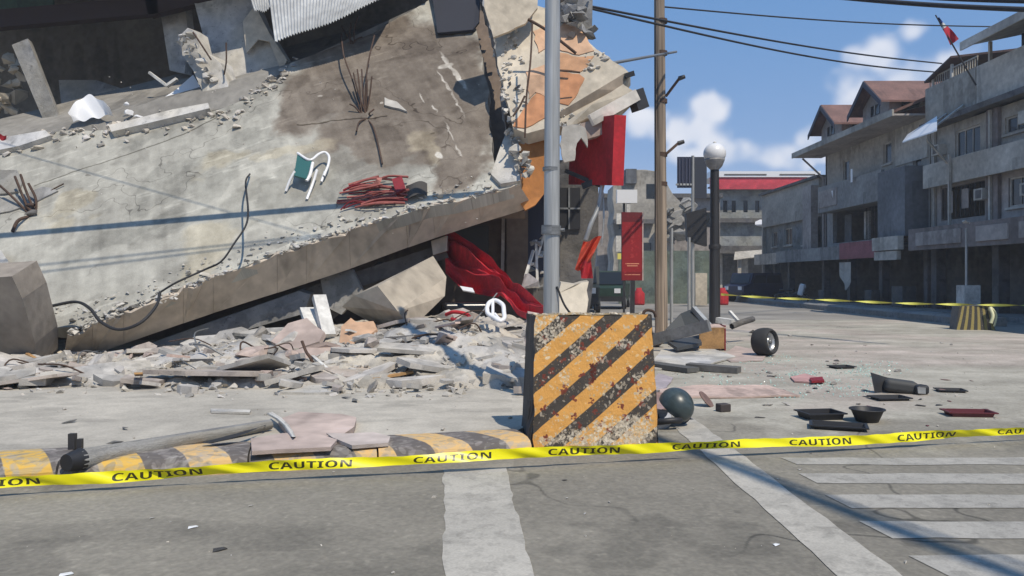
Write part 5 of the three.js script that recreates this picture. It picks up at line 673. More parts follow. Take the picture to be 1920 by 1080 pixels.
    part('edge_trim', bar(V(p.x + 0.31, y0, p.z + 0.0), V(p.x + 0.31, y1, p.z + 0.0), 0.035), paint(0.75, 0.55, 0.52), bx); part('stand', bar(V(p.x, 0, p.z), V(p.x + 0.02, y0, p.z), 0.12), M.darkMetal, bx); part('foot', xf(lathe([[0, 0], [0.24, 0], [0.20, 0.26], [0, 0.30]], 16), p.x, 0, p.z), M.white, bx, 'white concrete foot'); seat(bx); }
  const sb = thing('shop_lightbox', 'white box sign above a dark shop behind the red banner', 'sign'), q = W(1176, 368, 30); part('box', bb(q.x - 0.38, q.x + 0.38, q.y - 0.25, q.y + 0.25, q.z - 0.2, q.z), M.whiteGloss, sb); part('drop_strip', bb(q.x - 0.02, q.x + 0.12, q.y - 0.75, q.y - 0.252, q.z - 0.15, q.z - 0.02), M.white, sb); parts('small_panel', [bb(q.x - 0.40, q.x - 0.18, W(0, 420, 30).y, W(0, 400, 30).y, q.z - 0.1, q.z), bb(q.x - 0.42, q.x - 0.15, W(0, 472, 30).y, W(0, 442, 30).y, q.z - 0.1, q.z)], M.white, sb); part('stand', bar(V(q.x - 0.1, 0, q.z - 0.16), V(q.x - 0.1, q.y, q.z - 0.16), 0.08), M.darkMetal, sb); part('yellow_light', bb(q.x - 0.36, q.x - 0.2, W(0, 486, 30).y, W(0, 475, 30).y, q.z - 0.1, q.z), plain(0.75, 0.65, 0.15), sb); seat(sb);
}

// ---------------------------------------------------------------- shop houses on the right, far side of the crossing
const FX = 17.5;                                                                        // street wall of the right-hand row
function wallX(X, d0, d1, y0, y1, holes, t = 0.22) {                                    // wall facing the street, holes [d0, d1, y0, y1]
  const s = new THREE.Shape(); s.moveTo(d0, y0); s.lineTo(d1, y0); s.lineTo(d1, y1); s.lineTo(d0, y1);
  for (const [a, b, c, e] of holes) { const h = new THREE.Path(); h.moveTo(a, c); h.lineTo(a, e); h.lineTo(b, e); h.lineTo(b, c); s.holes.push(h); }
  const g = new THREE.ExtrudeGeometry(s, { depth: t, bevelEnabled: false }); g.rotateY(Math.PI / 2); g.translate(X, 0, 0);   // x' = depth, z' = -s
  return boxUV(g);
}
function windowX(b, X, d0, d1, y0, y1, n = 2, fm = M.wallPale, gm = M.glass) {          // frame, panes and bars set into a hole
  const w = part('window', [bb(X + 0.06, X + 0.13, y0, y0 + 0.07, -d0, -d1), bb(X + 0.06, X + 0.13, y1 - 0.07, y1, -d0, -d1), bb(X + 0.06, X + 0.13, y0 + 0.07, y1 - 0.07, -d0, -d0 - 0.07), bb(X + 0.06, X + 0.13, y0 + 0.07, y1 - 0.07, -d1 + 0.07, -d1)], fm, b);
  for (let k = 0; k < n; k++) { const a = mix(d0 + 0.07, d1 - 0.07, k / n), e = mix(d0 + 0.07, d1 - 0.07, (k + 1) / n); part('pane', bb(X + 0.10, X + 0.115, y0 + 0.07, y1 - 0.07, -a - 0.015, -e + 0.015), gm, w); if (k) part('mullion', bb(X + 0.07, X + 0.125, y0 + 0.07, y1 - 0.07, -a + 0.015, -a - 0.015), fm, w); }
  part('sill', bb(X - 0.08, X + 0.10, y0 - 0.08, y0, -d0 + 0.1, -d1 - 0.1), fm, w); return w;
}
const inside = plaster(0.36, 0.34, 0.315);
{ // nearest: three storeys with a roof deck
  const b = thing('shop_house', 'near grey three-storey shop house with a covered roof deck at right', 'building'), d0 = 15, d1 = 33.2;
  const h3 = [[29.9, 31.6, 6.15, 7.2], [27.2, 28.4, 6.5, 7.1], [23, 26, 6.1, 7.2], [18, 21, 6.1, 7.2]], h2 = [[29.6, 32.6, 3.75, 5.05], [27.0, 28.2, 3.9, 4.95], [22, 26, 3.8, 5.0], [17, 20, 3.8, 5.0]];
  part('upper_wall', wallX(FX, d0, d1, 5.15, 7.55, h3), M.wallGrey, b); part('middle_wall', wallX(FX, d0, d1, 3.45, 5.15, h2), M.wallMauve, b);
  h3.forEach(([a, e, y0, y1], i) => windowX(b, FX, a, e, y0, y1, i === 0 ? 3 : 2, i ? M.wallGrey : M.wallPale)); h2.slice(1).forEach(([a, e, y0, y1]) => windowX(b, FX, a, e, y0, y1, 2, M.wallPale));
  for (let k = 0; k < 5; k++) part('parapet_panel', bb(FX - 0.35, FX - 0.2, 7.78, 9.25 - (k % 2) * 0.02, -33.2 + k * 3.66, -33.2 + k * 3.66 + 3.60), k % 2 ? M.wallPale : M.wallGrey, b);
  part('floor_ledge', bb(FX - 0.6, FX + 0.3, 7.56, 7.77, -d0, -d1), M.concreteDark, b); part('floor_ledge', bb(FX - 0.45, FX + 0.0, 5.86, 6.0, -d0, -29.2), M.concreteDark, b);
  part('balcony_wall', bb(FX - 0.5, FX - 0.36, 5.1, 6.05, -24, -33.1), M.wallPale, b); part('pilaster', bb(FX - 0.14, FX - 0.002, 3.46, 7.55, -28.6, -29.3), M.wallPurple, b); part('pilaster', bb(FX - 0.14, FX - 0.002, 3.46, 7.55, -21.2, -21.8), M.wallPurple, b);
  part('shop_fascia', bb(FX - 1.1, FX - 0.9, 2.55, 3.42, -d0, -33.1), M.wallPurple, b); part('canopy', bb(FX - 0.9, FX + 0.2, 3.2, 3.43, -d0, -33.1), M.concreteDark, b); parts('fascia_sign', [bb(FX - 1.16, FX - 1.105, 2.72, 3.25, -29.2, -32.4), bb(FX - 1.16, FX - 1.105, 2.72, 3.25, -26.4, -28.2), bb(FX - 1.16, FX - 1.105, 2.72, 3.25, -22.0, -25.8)], M.wallMauve, b);
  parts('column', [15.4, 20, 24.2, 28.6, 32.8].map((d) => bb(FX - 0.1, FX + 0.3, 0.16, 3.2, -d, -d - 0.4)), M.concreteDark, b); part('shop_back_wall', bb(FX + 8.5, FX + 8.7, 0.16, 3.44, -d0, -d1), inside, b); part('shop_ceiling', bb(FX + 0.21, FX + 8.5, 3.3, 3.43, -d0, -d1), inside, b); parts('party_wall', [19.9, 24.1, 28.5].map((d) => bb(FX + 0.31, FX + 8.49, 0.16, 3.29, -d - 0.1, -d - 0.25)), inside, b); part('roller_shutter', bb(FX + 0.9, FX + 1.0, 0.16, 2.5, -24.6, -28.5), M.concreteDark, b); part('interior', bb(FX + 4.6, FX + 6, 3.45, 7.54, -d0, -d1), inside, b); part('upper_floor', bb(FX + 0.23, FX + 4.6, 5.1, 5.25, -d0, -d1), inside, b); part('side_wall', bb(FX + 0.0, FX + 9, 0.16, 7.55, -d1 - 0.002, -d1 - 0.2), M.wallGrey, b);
  part('roof_deck', bb(FX - 0.2, FX + 9, 7.56, 7.76, -d0, -d1), M.concreteDark, b); part('deck_wall', bb(FX + 3.2, FX + 3.4, 7.77, 10.6, -d0, -31), M.wallGrey, b);
  const cp = part('deck_canopy', prism([V(FX - 1.1, 9.85, -29.2), V(FX - 1.1, 9.85, -d0), V(FX + 4, 10.9, -d0), V(FX + 4, 10.9, -29.2)], V(0, 0.14, 0)), paint(0.34, 0.36, 0.35, 0.7), b, 'grey-green sheet canopy over the roof deck'); part('canopy_edge', bb(FX - 1.16, FX - 1.1, 9.72, 10.02, -d0, -29.2), M.wallPale, cp);
  parts('deck_post', [16, 20.5, 25, 28.8].map((d) => bb(FX - 0.3, FX - 0.2, 9.26, 9.95, -d, -d - 0.1)), M.wallPale, b); parts('deck_post', [27.4, 28.3].map((d) => bb(FX + 0.6, FX + 0.75, 7.77, 10.1, -d, -d - 0.12)), M.darkMetal, b);
  part('deck_awning', prism([V(FX - 0.5, 9.45, -33.0), V(FX - 0.5, 9.95, -31.0), V(FX + 2.5, 10.3, -31.0), V(FX + 2.5, 9.8, -33.0)], V(0, 0.08, 0)), paint(0.10, 0.06, 0.06), b, 'dark brown awning at the corner of the roof deck'); parts('awning_post', [bb(FX - 0.3, FX - 0.22, 9.26, 9.6, -32.7, -32.8), bb(FX - 0.3, FX - 0.22, 9.26, 9.8, -31.3, -31.4)], M.white, b);
  for (const [d, y] of [[32.2, 6.4], [29.2, 4.3], [26.5, 4.2]]) { const ac = part('air_conditioner', bb(FX - 0.34, FX - 0.003, y, y + 0.42, -d, -d - 0.55), M.wallPale, b); part('grille', bb(FX - 0.352, FX - 0.342, y + 0.06, y + 0.36, -d - 0.06, -d - 0.42), M.concreteDark, ac); }
  for (let k = 0; k < 22; k++) part('deck_baluster', bb(FX - 0.28, FX - 0.25, 9.26, 9.62, -29.6 - k * 0.16, -29.63 - k * 0.16), M.wallPale, b); part('deck_rail', bb(FX - 0.29, FX - 0.24, 9.62, 9.66, -29.6, -33.1), M.wallPale, b);
  parts('downpipe', [bb(FX - 0.12, FX - 0.02, 3.46, 7.55, -32.95, -33.05), bb(FX - 0.24, FX - 0.15, 3.46, 7.5, -28.9, -29.0)], M.wallPale, b); for (let k = 0; k < 9; k++) part('window_grille', bb(FX - 0.10, FX - 0.07, 3.8, 5.0, -29.75 - k * 0.32, -29.78 - k * 0.32), M.darkMetal, b);
  parts('hanging_cloth', [sheet((u, v) => V(FX - 0.15 + Math.sin(u * 9) * 0.03, mix(4.1, 4.85, v), -30.4 - u * 0.5), 8, 3), sheet((u, v) => V(FX - 0.15 + Math.sin(u * 9) * 0.03, mix(4.0, 4.85, v), -31.5 - u * 0.4), 8, 3)], M.wallMauve, b);
  part('white_awning', prism([W(1692, 268, 30.5), W(1702, 254, 31.6), W(1757, 220, 29.4), W(1757, 246, 28.3)], V(0, 0.05, 0)), M.whiteGloss, b, 'bright white awning on brackets at the corner'); parts('awning_bracket', [bar(W(1742, 246, 29.2), V(17.16, 8.0, -30.4), 0.06), bar(W(1728, 246, 30.6), V(17.16, 7.9, -31.6), 0.06), bar(W(1738, 262, 30), V(16.99, 5.9, -31.2), 0.07)], M.white, b);
  part('air_conditioner', bb(FX - 0.36, FX - 0.003, 6.62, 7.05, -26.6, -27.1), M.wallPale, b); part('air_conditioner', bb(FX - 0.3, FX - 0.003, 5.55, 5.84, -30.3, -30.75), M.wallDarkBlue, b); part('downpipe', bb(FX - 0.62, FX - 0.52, 3.0, 6.2, -30.9, -31.0), M.wallPale, b); seat(b);
}
{ // gabled house with two dormers
  const b = thing('shop_house', 'gabled shop house with two brown dormer roofs in the right-hand row', 'building'), d0 = 33.5, d1 = 44.6;
  const h3 = [[36.9, 37.7, 6.75, 7.75], [41.5, 42.3, 6.5, 7.6], [34.2, 34.9, 5.6, 6.6]], h2 = [[36.2, 43.6, 3.3, 5.0]], h25 = [[40.2, 41.2, 5.35, 6.2]];
  part('upper_wall', wallX(FX, d0, d1, 5.2, 8.3, [...h3, ...h25]), M.wallGrey, b); part('middle_wall', wallX(FX, d0, d1, 3.0, 5.2, h2), M.wallBlue, b); [...h3, ...h25].forEach(([a, e, y0, y1]) => windowX(b, FX, a, e, y0, y1, 1, M.wallPale));
  part('balcony_front', bb(FX - 0.75, FX - 0.6, 4.95, 6.35, -36.3, -43.8), M.wallBlue, b); part('balcony_side', bb(FX - 0.6, FX - 0.002, 4.95, 6.35, -43.7, -43.8), M.wallBlue, b); part('balcony_floor', bb(FX - 0.6, FX - 0.002, 4.96, 5.08, -36.3, -43.69), M.wallBlue, b); part('balcony_panel', bb(FX - 0.80, FX - 0.753, 5.2, 6.1, -41.2, -43.6), M.wallMauve, b);
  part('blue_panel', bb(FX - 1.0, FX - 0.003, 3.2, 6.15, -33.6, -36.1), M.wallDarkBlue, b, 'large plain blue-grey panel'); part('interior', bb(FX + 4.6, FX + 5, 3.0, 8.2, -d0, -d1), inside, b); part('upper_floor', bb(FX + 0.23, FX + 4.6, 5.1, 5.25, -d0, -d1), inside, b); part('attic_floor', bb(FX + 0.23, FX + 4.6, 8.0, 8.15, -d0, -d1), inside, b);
  // loggia behind the long opening: curtain, rail, washing
  for (const [d, w, m, y0] of [[36.5, 0.8, M.wallPale, 3.5], [40.2, 0.7, M.white, 3.4], [42.4, 0.9, M.wallDarkBlue, 3.3]]) part('curtain', sheet((u, v) => V(FX + 0.5 + Math.sin(u * 22) * 0.06, mix(y0, 4.8, v), -(d + u * w)), 24, 4), m, b); for (let k = 0; k < 16; k++) part('baluster', bb(FX + 0.08, FX + 0.11, 3.32, 4.9, -37.3 - k * 0.16, -37.33 - k * 0.16), M.darkMetal, b);
  parts('hanging_cloth', [sheet((u, v) => V(FX - 0.9, mix(6.1, 6.75, v), -39.0 - u * 0.22), 3, 3), sheet((u, v) => V(FX - 0.9, mix(5.55, 5.95, v), -41.4 - u * 0.2 * v), 3, 3)], M.whiteGloss, b);
  // roof
  const ey = 8.42, ex = 15.9, slope = 0.42, rx = 22.5, ry = ey + (rx - ex) * slope; const rf = part('roof', prism([V(ex, ey, -33.3), V(rx, ry, -33.3), V(rx, ry, -45.3), V(ex, ey, -45.3)], V(0, -0.12, 0)), M.roofBrown, b, 'brown sheet roof');
  part('eave_board', bb(ex - 0.07, ex - 0.002, ey - 0.24, ey + 0.04, -33.3, -45.3), M.wallGrey, rf); part('soffit', bb(ex, FX, ey - 0.23, ey - 0.15, -33.3, -45.25), M.wallMauve, rf); part('gable_wall', prism([V(FX, 3, -44.65), V(27, 3, -44.65), V(27, 8.4, -44.65), V(rx, ry - 0.2, -44.65), V(FX, 8.6, -44.65)], V(0, 0, 0.2)), M.wallMauve, b);
  part('brace', bar(V(ex + 0.4, ey - 0.3, -44.9), V(FX - 0.1, 7.0, -44.7), 0.09), M.wallMauve, b);
  for (const dc of [42.6, 37.4]) {
    const fx = 17.0, hw = 1.35, wy0 = ey + (fx - ex) * slope - 0.1, wy1 = 9.55, ay = 10.55, rl = fx + 4.6, dm = part('dormer', prism([V(fx, wy0, -dc + hw), V(fx, wy1, -dc + hw), V(fx, ay - 0.15, -dc), V(fx, wy1, -dc - hw), V(fx, wy0, -dc - hw)], V(0.12, 0, 0)), M.wallMauve, b);
    part('dormer_cheek', prism([V(fx + 0.12, wy0, -dc + hw), V(fx + 0.12, wy1, -dc + hw), V(fx + 2.9, wy1, -dc + hw)], V(0, 0, -0.1)), M.wallMauve, dm);
    part('cheek_window', prism([V(fx + 0.55, wy1 - 0.6, -dc + hw + 0.004), V(fx + 0.55, wy1 - 0.05, -dc + hw + 0.004), V(fx + 1.5, wy1 - 0.05, -dc + hw + 0.004), V(fx + 1.3, wy1 - 0.42, -dc + hw + 0.004)], V(0, 0, 0.02)), M.glass, dm); part('window', bb(fx - 0.03, fx - 0.002, wy0 + 0.25, wy1 - 0.05, -dc + 0.45, -dc - 0.45), M.glass, dm); part('window_frame', bb(fx - 0.06, fx - 0.032, wy0 + 0.25, wy1 - 0.05, -dc + 0.04, -dc - 0.04), M.wallPale, dm);
    for (const s of [1, -1]) part('dormer_roof', prism([V(fx - 0.55, ay, -dc), V(rl, ay, -dc), V(rl - 0.9, wy1 - 0.28, -dc + s * (hw + 0.42)), V(fx - 0.55, wy1 - 0.28, -dc + s * (hw + 0.42))], V(0, 0.09, 0)), M.roofBrown, b); for (const s of [1, -1]) part('barge_board', prism([V(fx - 0.6, ay + 0.06, -dc), V(fx - 0.6, ay - 0.2, -dc), V(fx - 0.6, wy1 - 0.48, -dc + s * (hw + 0.44)), V(fx - 0.6, wy1 - 0.22, -dc + s * (hw + 0.44))], V(0.045, 0, 0)), plain(0.03, 0.035, 0.06, 0.7), b);
  }
  parts('wall_panel', [bb(FX - 0.06, FX - 0.003, 6.5, 8.2, -33.6, -36.4), bb(FX - 0.05, FX - 0.003, 5.3, 5.95, -33.6, -36.3)], M.wallPale, b);
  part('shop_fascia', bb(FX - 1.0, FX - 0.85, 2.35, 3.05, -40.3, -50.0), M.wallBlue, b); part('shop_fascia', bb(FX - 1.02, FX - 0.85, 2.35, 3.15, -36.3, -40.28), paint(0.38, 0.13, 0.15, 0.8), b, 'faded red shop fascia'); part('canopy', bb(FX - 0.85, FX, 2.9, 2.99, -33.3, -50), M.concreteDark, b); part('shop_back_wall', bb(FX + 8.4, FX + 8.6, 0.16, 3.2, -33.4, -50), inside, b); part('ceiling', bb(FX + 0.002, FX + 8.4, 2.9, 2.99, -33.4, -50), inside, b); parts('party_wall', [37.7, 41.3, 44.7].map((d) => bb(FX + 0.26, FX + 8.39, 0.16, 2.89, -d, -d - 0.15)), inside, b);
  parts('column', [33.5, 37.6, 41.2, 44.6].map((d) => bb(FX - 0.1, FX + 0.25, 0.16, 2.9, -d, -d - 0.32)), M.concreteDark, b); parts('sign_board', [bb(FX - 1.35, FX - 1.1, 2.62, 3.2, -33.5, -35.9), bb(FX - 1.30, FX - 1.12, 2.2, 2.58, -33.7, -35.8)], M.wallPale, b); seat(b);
}
{ // low grey house beyond
  const b = thing('shop_house', 'plain grey two-storey house at the far end of the right-hand row', 'building'), d0 = 45.4, d1 = 55.5, h2 = [[47.2, 48.6, 3.4, 4.7], [50.4, 51.8, 3.5, 4.6], [53.2, 54.2, 3.5, 4.5]];
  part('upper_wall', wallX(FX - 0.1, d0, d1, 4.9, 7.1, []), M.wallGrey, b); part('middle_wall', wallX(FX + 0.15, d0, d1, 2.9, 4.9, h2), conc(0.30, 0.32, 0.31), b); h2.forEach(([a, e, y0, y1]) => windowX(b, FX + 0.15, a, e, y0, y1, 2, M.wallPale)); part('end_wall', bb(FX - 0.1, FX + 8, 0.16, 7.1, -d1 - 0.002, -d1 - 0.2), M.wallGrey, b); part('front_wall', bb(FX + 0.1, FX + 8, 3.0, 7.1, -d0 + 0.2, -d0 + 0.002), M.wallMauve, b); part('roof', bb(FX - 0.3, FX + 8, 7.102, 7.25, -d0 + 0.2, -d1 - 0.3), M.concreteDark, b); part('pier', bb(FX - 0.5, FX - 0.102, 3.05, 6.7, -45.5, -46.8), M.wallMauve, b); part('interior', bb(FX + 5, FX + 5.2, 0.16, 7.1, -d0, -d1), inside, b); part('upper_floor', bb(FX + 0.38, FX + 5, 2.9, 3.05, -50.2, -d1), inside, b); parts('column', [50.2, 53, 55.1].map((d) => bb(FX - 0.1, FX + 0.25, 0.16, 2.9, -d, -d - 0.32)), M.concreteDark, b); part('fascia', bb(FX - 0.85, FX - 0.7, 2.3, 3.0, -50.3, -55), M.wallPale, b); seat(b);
}
{ // building facing us at the end, red fascia
  const b = thing('red_fascia_building', 'pale building with a bright red and white roof fascia at the street end', 'building'), D = 66, X0 = W(1338, 0, D).x, X1 = W(1540, 0, D).x, y = (py) => W(0, py, D).y;
  const s = new THREE.Shape(); s.moveTo(X0, y(462)); s.lineTo(X1, y(462)); s.lineTo(X1, y(352)); s.lineTo(X0, y(352)); const hs = [1356, 1372, 1394, 1416, 1450, 1470, 1500]; for (const h of hs) { const a = W(h, 0, D).x, p = new THREE.Path(); p.moveTo(a, y(398)); p.lineTo(a, y(376)); p.lineTo(a + 0.35, y(376)); p.lineTo(a + 0.35, y(398)); s.holes.push(p); }
  part('wall', boxUV(new THREE.ExtrudeGeometry(s, { depth: 0.3, bevelEnabled: false }).translate(0, 0, -D - 0.3)), conc(0.42, 0.43, 0.40), b); for (const h of hs) { const a = W(h, 0, D).x; part('window', bb(a, a + 0.35, y(398), y(376), -D - 0.2, -D - 0.15), M.glass, b); }
  part('ledge', bb(X0 - 0.2, X1, y(418), y(410), -D + 0.6, -D + 0.002), M.concreteDark, b); part('red_fascia', bb(X0 - 0.5, W(1506, 0, D).x, y(357), y(335), -D + 0.9, -D + 0.7), M.roofRed, b, 'bright red fascia band'); part('white_cornice', bb(X0 - 0.5, W(1530, 0, D).x, y(334.8), y(324), -D + 1.0, -D - 4), M.whiteGloss, b); part('cornice_slot', bb(W(1352, 0, D).x, W(1430, 0, D).x, y(331.5), y(329), -D + 1.03, -D + 1.002), M.concreteDark, b); part('cornice_slot', bb(W(1454, 0, D).x, W(1520, 0, D).x, y(331.5), y(329), -D + 1.03, -D + 1.002), M.concreteDark, b); part('soffit', bb(X0 - 0.5, X1, y(354), y(351.5), -D + 0.69, -D), M.concreteDark, b);
  part('ground_floor_wall', bb(X0, X1, 0.1, y(462.2), -D - 6, -D - 6.2), inside, b); part('canopy', bb(X0 - 0.2, X1, y(476), y(462.2), -D + 1.6, -D - 5.99), M.concreteDark, b); parts('column', [1342, 1390, 1436].map((h) => bb(W(h, 0, D).x, W(h, 0, D).x + 0.5, 0.1, y(476), -D + 0.2, -D - 0.3)), M.wallPale, b); part('awning', prism([W(1378, 472, 62), W(1432, 468, 62), W(1432, 480, 60.5), W(1376, 486, 60.5)], V(0, -0.06, 0)), M.wallPale, b, 'pale awning over the stall'); part('awning_post', bar(W(1386, 484, 61).setY(0.1), W(1386, 484, 61), 0.25), M.wallPale, b); part('white_lamp', lump(W(1427, 418, 64.5), 0.55), M.whiteGloss, b); seat(b);
}
{ // grey ruined block and walls at the far left of the gap
  const b = thing('damaged_block', 'grey damaged building far behind the wooden pole', 'building'), D = 52, y = (py) => W(0, py, D).y; part('wall', prism(jag([W(1150, 560, D), W(1150, 348, D), W(1185, 318, D), W(1236, 322, D), W(1262, 365, D), W(1288, 392, D), W(1284, 430, D), W(1262, 455, D), W(1262, 560, D)], 0.8, 0.12), V(0, 0, -3)), M.wallGrey, b); parts('floor_edge', [bb(W(1150, 0, D).x, W(1225, 0, D).x, y(420), y(412), -D + 0.5, -D + 0.01)], M.concreteDark, b); parts('opening', [[1160, 400, 430], [1186, 400, 430], [1212, 345, 372], [1168, 455, 500], [1205, 455, 505]].map(([x, a, c]) => bb(W(x, 0, D).x, W(x + 16, 0, D).x, y(c), y(a), -D + 0.03, -D + 0.005)), M.glass, b); part('rubble', Array.from({ length: 30 }, () => lump(W(rr(1240, 1292), rr(380, 448), D - 0.6 + rr(0, 1)), rr(0.25, 0.8))), M.concrete, b).userData.kind = 'stuff'; part('roof_tank', bb(W(1172, 0, D).x, W(1192, 0, D).x, y(345), y(318), -D + 0.4, -D - 1), M.wallDarkBlue, b); seat(b);
  solo('green_fence', [bb(W(1160, 0, 44).x, W(1330, 0, 44).x, 0.0, W(0, 470, 44).y, -44, -44.15)], conc(0.20, 0.25, 0.21), 'grey-green sheet fence across the end of the side street', 'fence');
  const c = thing('shop_block', 'low grey block in the background left of the lamp post', 'building'); part('wall', bb(W(1120, 0, 58).x, W(1350, 0, 58).x, 0, W(0, 372, 58).y, -58, -64), M.wallMauve, c); part('roof_edge', bb(W(1118, 0, 58).x, W(1352, 0, 58).x, W(0, 371.8, 58).y, W(0, 364, 58).y, -57.5, -64), M.concreteDark, c); for (const x of [1264, 1284, 1304, 1324]) part('window', bb(W(x, 0, 58).x, W(x + 10, 0, 58).x, W(0, 425, 58).y, W(0, 398, 58).y, -57.97, -57.995), M.glass, c); seat(c);
  solo('cream_cabinet', [bb(W(1304, 0, 40).x, W(1326, 0, 40).x, 0.05, W(0, 512, 40).y, -40, -40.6)], M.plasterCream, 'cream cabinet standing left of the lamp post foot', 'cabinet');
  for (const [x, l] of [[1320, 'red gas bottle right of the lamp post far away'], [1198, 'red gas bottle below the red banner far away']]) { const p = W(x + 35 * (x > 1300), 0, 42); solo('red_bottle', xf(lathe([[0, 0], [0.28, 0], [0.3, 0.1], [0.3, 0.6], [0.14, 0.8], [0.14, 0.9], [0, 0.9]], 14), p.x, 0, -42), M.red, l, 'gas bottle'); }
}
function car(name, label, m, x, z, ry, len = 3.6, hgt = 1.75, cat = 'car') {
  const c = thing(name, label, cat), hw = 0.85, P = (l) => l.map(([a, h]) => V(a * len, h * hgt, hw));
  part('body', prism(P([[-0.5, 0.2], [-0.5, 0.55], [-0.34, 0.62], [-0.26, 1.0], [0.44, 1.0], [0.5, 0.6], [0.5, 0.2]]), V(0, 0, -2 * hw)), m, c);
  for (const s of [1, -1]) parts('window', [prism([[-0.27, 0.66], [-0.22, 0.92], [0.05, 0.92], [0.05, 0.66]].map(([a, h]) => V(a * len, h * hgt, s * (hw + 0.012))), V(0, 0, -s * 0.01)), prism([[0.08, 0.66], [0.08, 0.92], [0.40, 0.92], [0.44, 0.66]].map(([a, h]) => V(a * len, h * hgt, s * (hw + 0.012))), V(0, 0, -s * 0.01))], M.glass, c);
  part('windscreen', prism([V(-0.345 * len, 0.64 * hgt, hw - 0.1), V(-0.27 * len, 0.96 * hgt, hw - 0.15), V(-0.27 * len, 0.96 * hgt, -hw + 0.15), V(-0.345 * len, 0.64 * hgt, -hw + 0.1)], V(-0.02, 0.01, 0)), M.glass, c);
  for (const a of [-0.3, 0.3]) for (const s of [1, -1]) { const w = part('wheel', rod(V(a * len, 0.3, s * (hw - 0.15)), V(a * len, 0.3, s * (hw + 0.04)), 0.3, 0.3, 18), M.black, c); part('rim', rod(V(a * len, 0.3, s * (hw + 0.03)), V(a * len, 0.3, s * (hw + 0.06)), 0.17, 0.15, 12), M.steel, w); }
  parts('headlight', [0.55, -0.55].map((s) => bb(-0.5 * len - 0.03, -0.5 * len + 0.01, 0.42 * hgt, 0.54 * hgt, s - 0.14, s + 0.14)), M.whiteGloss, c); part('bumper', bb(-0.5 * len - 0.08, -0.5 * len - 0.032, 0.2 * hgt, 0.34 * hgt, -hw + 0.05, hw - 0.05), M.darkMetal, c);
  c.position.set(x, 0, z); c.rotation.y = ry; return c;
}
car('parked_van', 'dark navy van parked under the shops at the far end', M.navy, W(1412, 0, 48).x, -48, 0.5, 3.2, 1.7, 'van');
car('green_jeep', 'dark green jeep parked in the background beside the red banner', paint(0.03, 0.07, 0.05, 0.5), W(1142, 0, 38).x, -38, 1.35, 3.4, 1.75, 'jeep');
car('green_jeep', 'dark vehicle behind the orange-red banner', paint(0.03, 0.04, 0.04, 0.4), W(1084, 0, 34).x, -34, 1.5, 3.4, 1.9, 'jeep');
{ // motorcycle with white fairing by the shops
  const p = W(1484, 0, 42), m = thing('motorcycle', 'white motorcycle parked in the shade of the shops', 'motorcycle'); for (const s of [-0.6, 0.6]) { const w = part('wheel', xf(new THREE.TorusGeometry(0.26, 0.055, 10, 24).toNonIndexed(), s, 0.31, 0), M.black, m); part('hub', rod(V(s, 0.31, -0.05), V(s, 0.31, 0.05), 0.09, 0.09, 10), M.steel, w); }
  part('body', [tube([V(-0.45, 0.62, 0), V(-0.1, 0.45, 0), V(0.25, 0.55, 0), V(0.62, 0.72, 0)], 0.12, 12, 8)], M.darkMetal, m); part('seat', xf(new RoundedBoxGeometry(0.7, 0.12, 0.26, 2, 0.05), -0.25, 0.78, 0), M.black, m); part('front_fairing', xf(new RoundedBoxGeometry(0.28, 0.62, 0.36, 2, 0.08), 0.52, 0.80, 0, 0, 0, -0.25), M.whiteGloss, m); part('handlebar', tube([V(0.42, 1.12, -0.34), V(0.5, 1.1, 0), V(0.42, 1.12, 0.34)], 0.02, 10, 6), M.steel, m); part('fork', bar(V(0.6, 0.31, 0.08), V(0.5, 1.0, 0.08), 0.05), M.steel, m); part('headlight', xf(new THREE.SphereGeometry(0.09, 12, 8).toNonIndexed(), 0.66, 0.95, 0), M.whiteGloss, m); m.position.set(p.x, 0.0, -42); m.rotation.y = -0.6; }
{ // things under the near shops
  const p = W(1812, 0, 27), o = thing('street_sign_post', 'slim grey post with a pale lamp head and white base box by the near shops', 'post'); part('post', rod(V(p.x, 0.16, -27), V(p.x, W(0, 428, 27).y, -27), 0.045, 0.04, 10), M.galv, o); part('lamp_head', lump(V(p.x, W(0, 415, 27).y, -27), 0.16, 2, 0.8), M.white, o); part('base_box', bb(p.x - 0.12, p.x + 0.42, 0.16, W(0, 535, 27).y, -27.4, -26.9), M.white, o, 'white notice box'); seat(o);
  solo('hanging_curtain', sheet((u, v) => V(16.6 + Math.sin(u * 12) * 0.05, mix(0.75, 2.2, 1 - v * (1 - Math.abs(u - 0.4))), -39.2 - u * 1.3), 12, 8), M.wallPale, 'pale cloth hanging in a dark shop front below the red fascia', 'cloth');
  for (const [d, w, h, l] of [[37.5, 0.5, 0.7, 'dark crate stacked in the shade left of the pale cloth'], [34.5, 0.7, 0.9, 'dark crate in the shade below the sign boards'], [43.2, 0.5, 0.6, 'dark crate in the shade near the white motorcycle']]) solo('shop_crate', xf(new RoundedBoxGeometry(w, h, w, 2, 0.03), 16.9, 0.16 + h / 2, -d, 0.2), M.concreteDark, l, 'crate');
}
{ // flag on a slanting staff on the near roof deck
  const f = thing('flag', 'red white and blue flag on a slanting staff above the near roof', 'flag'), D = 27.5; part('staff', rod(W(1754, 28, D), W(1830, 160, D), 0.022, 0.03, 8), M.darkMetal, f); const cl = (a, b, m, n) => part(n, sheet((u, v) => { const t = mix(a, b, u), x = mix(1757, 1782, t) + v * mix(4, 16, t), y = mix(34, 84, t) - v * mix(2, 12, t) + Math.sin(t * 7) * 1.5; return W(x, y, D + Math.sin(t * 8 + v * 4) * 0.08); }, 12, 6), m, f); cl(0, 0.22, plain(0.03, 0.05, 0.25, 0.8), 'blue_field'); cl(0.20, 0.42, M.white, 'white_field'); cl(0.40, 1, paint(0.62, 0.03, 0.06, 0.8), 'red_field'); seat(f);
}
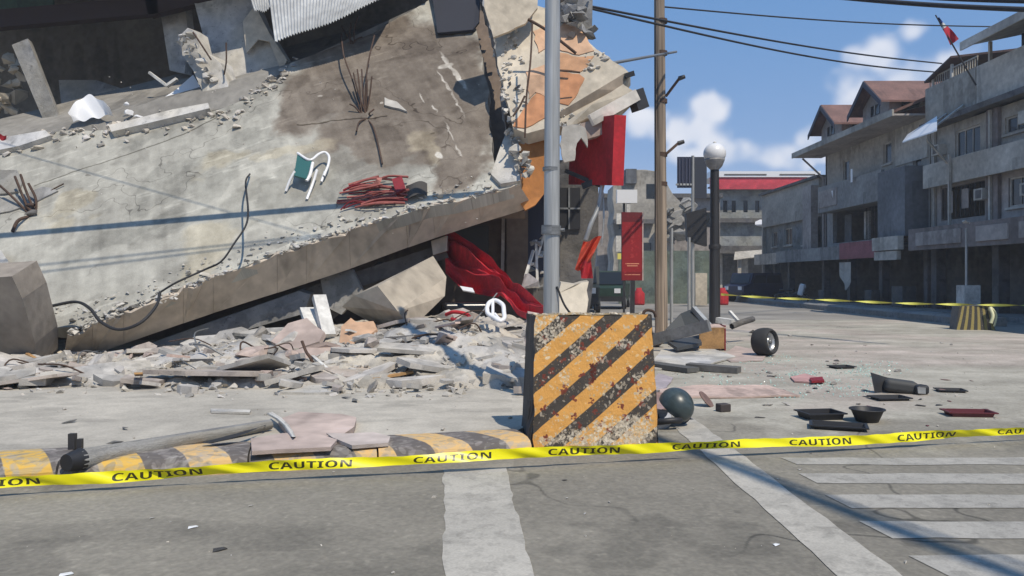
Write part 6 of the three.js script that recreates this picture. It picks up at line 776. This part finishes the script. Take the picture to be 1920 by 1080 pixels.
// ---------------------------------------------------------------- cables
{
  const sag = (a, b, s, n = 10) => Array.from({ length: n + 1 }, (_, i) => { const t = i / n, p = a.clone().lerp(b, t); p.y -= Math.sin(t * Math.PI) * s; return p; });
  const cable = (pts, r, label) => solo('overhead_cable', tube(pts, r, 60, 6), M.cable, label, 'cable', 'overhead cables');
  cable(sag(W(1108, 12, 16.9), W(1766, 119, 33), 0.15), 0.028, 'overhead cable from the ruin to the near roof, upper of the pair');
  cable(sag(W(1108, 16, 16.9), W(1766, 136, 33), 0.25), 0.028, 'overhead cable from the ruin to the near roof, lower of the pair');
  cable(sag(W(1236, 12, 20.5), W(1866, 50, 28), 0.12), 0.022, 'thin overhead cable from the wooden pole to the roof deck');
  cable(sag(W(1560, -6, 19), W(2050, 22, 14), 0.05), 0.05, 'thick cable bundle across the top right corner, lower one');
  cable(sag(W(1600, -14, 19), W(2050, 4, 14), 0.05), 0.05, 'thick cable bundle across the top right corner, upper one');
  // bundles above and behind us: seen by the shadows they throw
  const toSun = (p, y) => p.clone().addScaledVector(SUN, (y - p.y) / SUN.y);
  const throwFrom = (a, b, y, ext, r, s, label) => { const p = toSun(a, y), q = toSun(b, y), d = q.clone().sub(p); return cable(sag(p.clone().addScaledVector(d, -ext), q.clone().addScaledVector(d, ext), s, 16), r, label); };
  throwFrom(SP(0, 442), SP(640, 386), 6.3, 0.40, 0.075, 0.0, 'thick cable bundle passing high over the tilted slab');
  throwFrom(SP(0, 520), SP(400, 470), 9.6, 0.5, 0.02, 0.0, 'thin cable passing high over the tilted slab, front one');
  throwFrom(SP(0, 505), SP(400, 462), 9.9, 0.5, 0.02, 0.0, 'thin cable passing high over the tilted slab, second one');
  throwFrom(SP(80, 300), SP(420, 395), 9.4, 0.4, 0.012, 0.0, 'thin cable slanting high over the tilted slab');
  throwFrom(GP(1350, 868), GP(1880, 1072), 12.5, 0.8, 0.085, 0.0, 'cable bundle passing overhead along the edge line');
  throwFrom(GP(1480, 905), GP(1900, 1055), 9.5, 0.8, 0.022, 0.0, 'thin cable passing overhead beside the bundle along the edge line');
}
scene.fog = new THREE.FogExp2(new THREE.Color(0.80, 0.84, 0.90), 0.0013);
renderer.render(scene, camera);
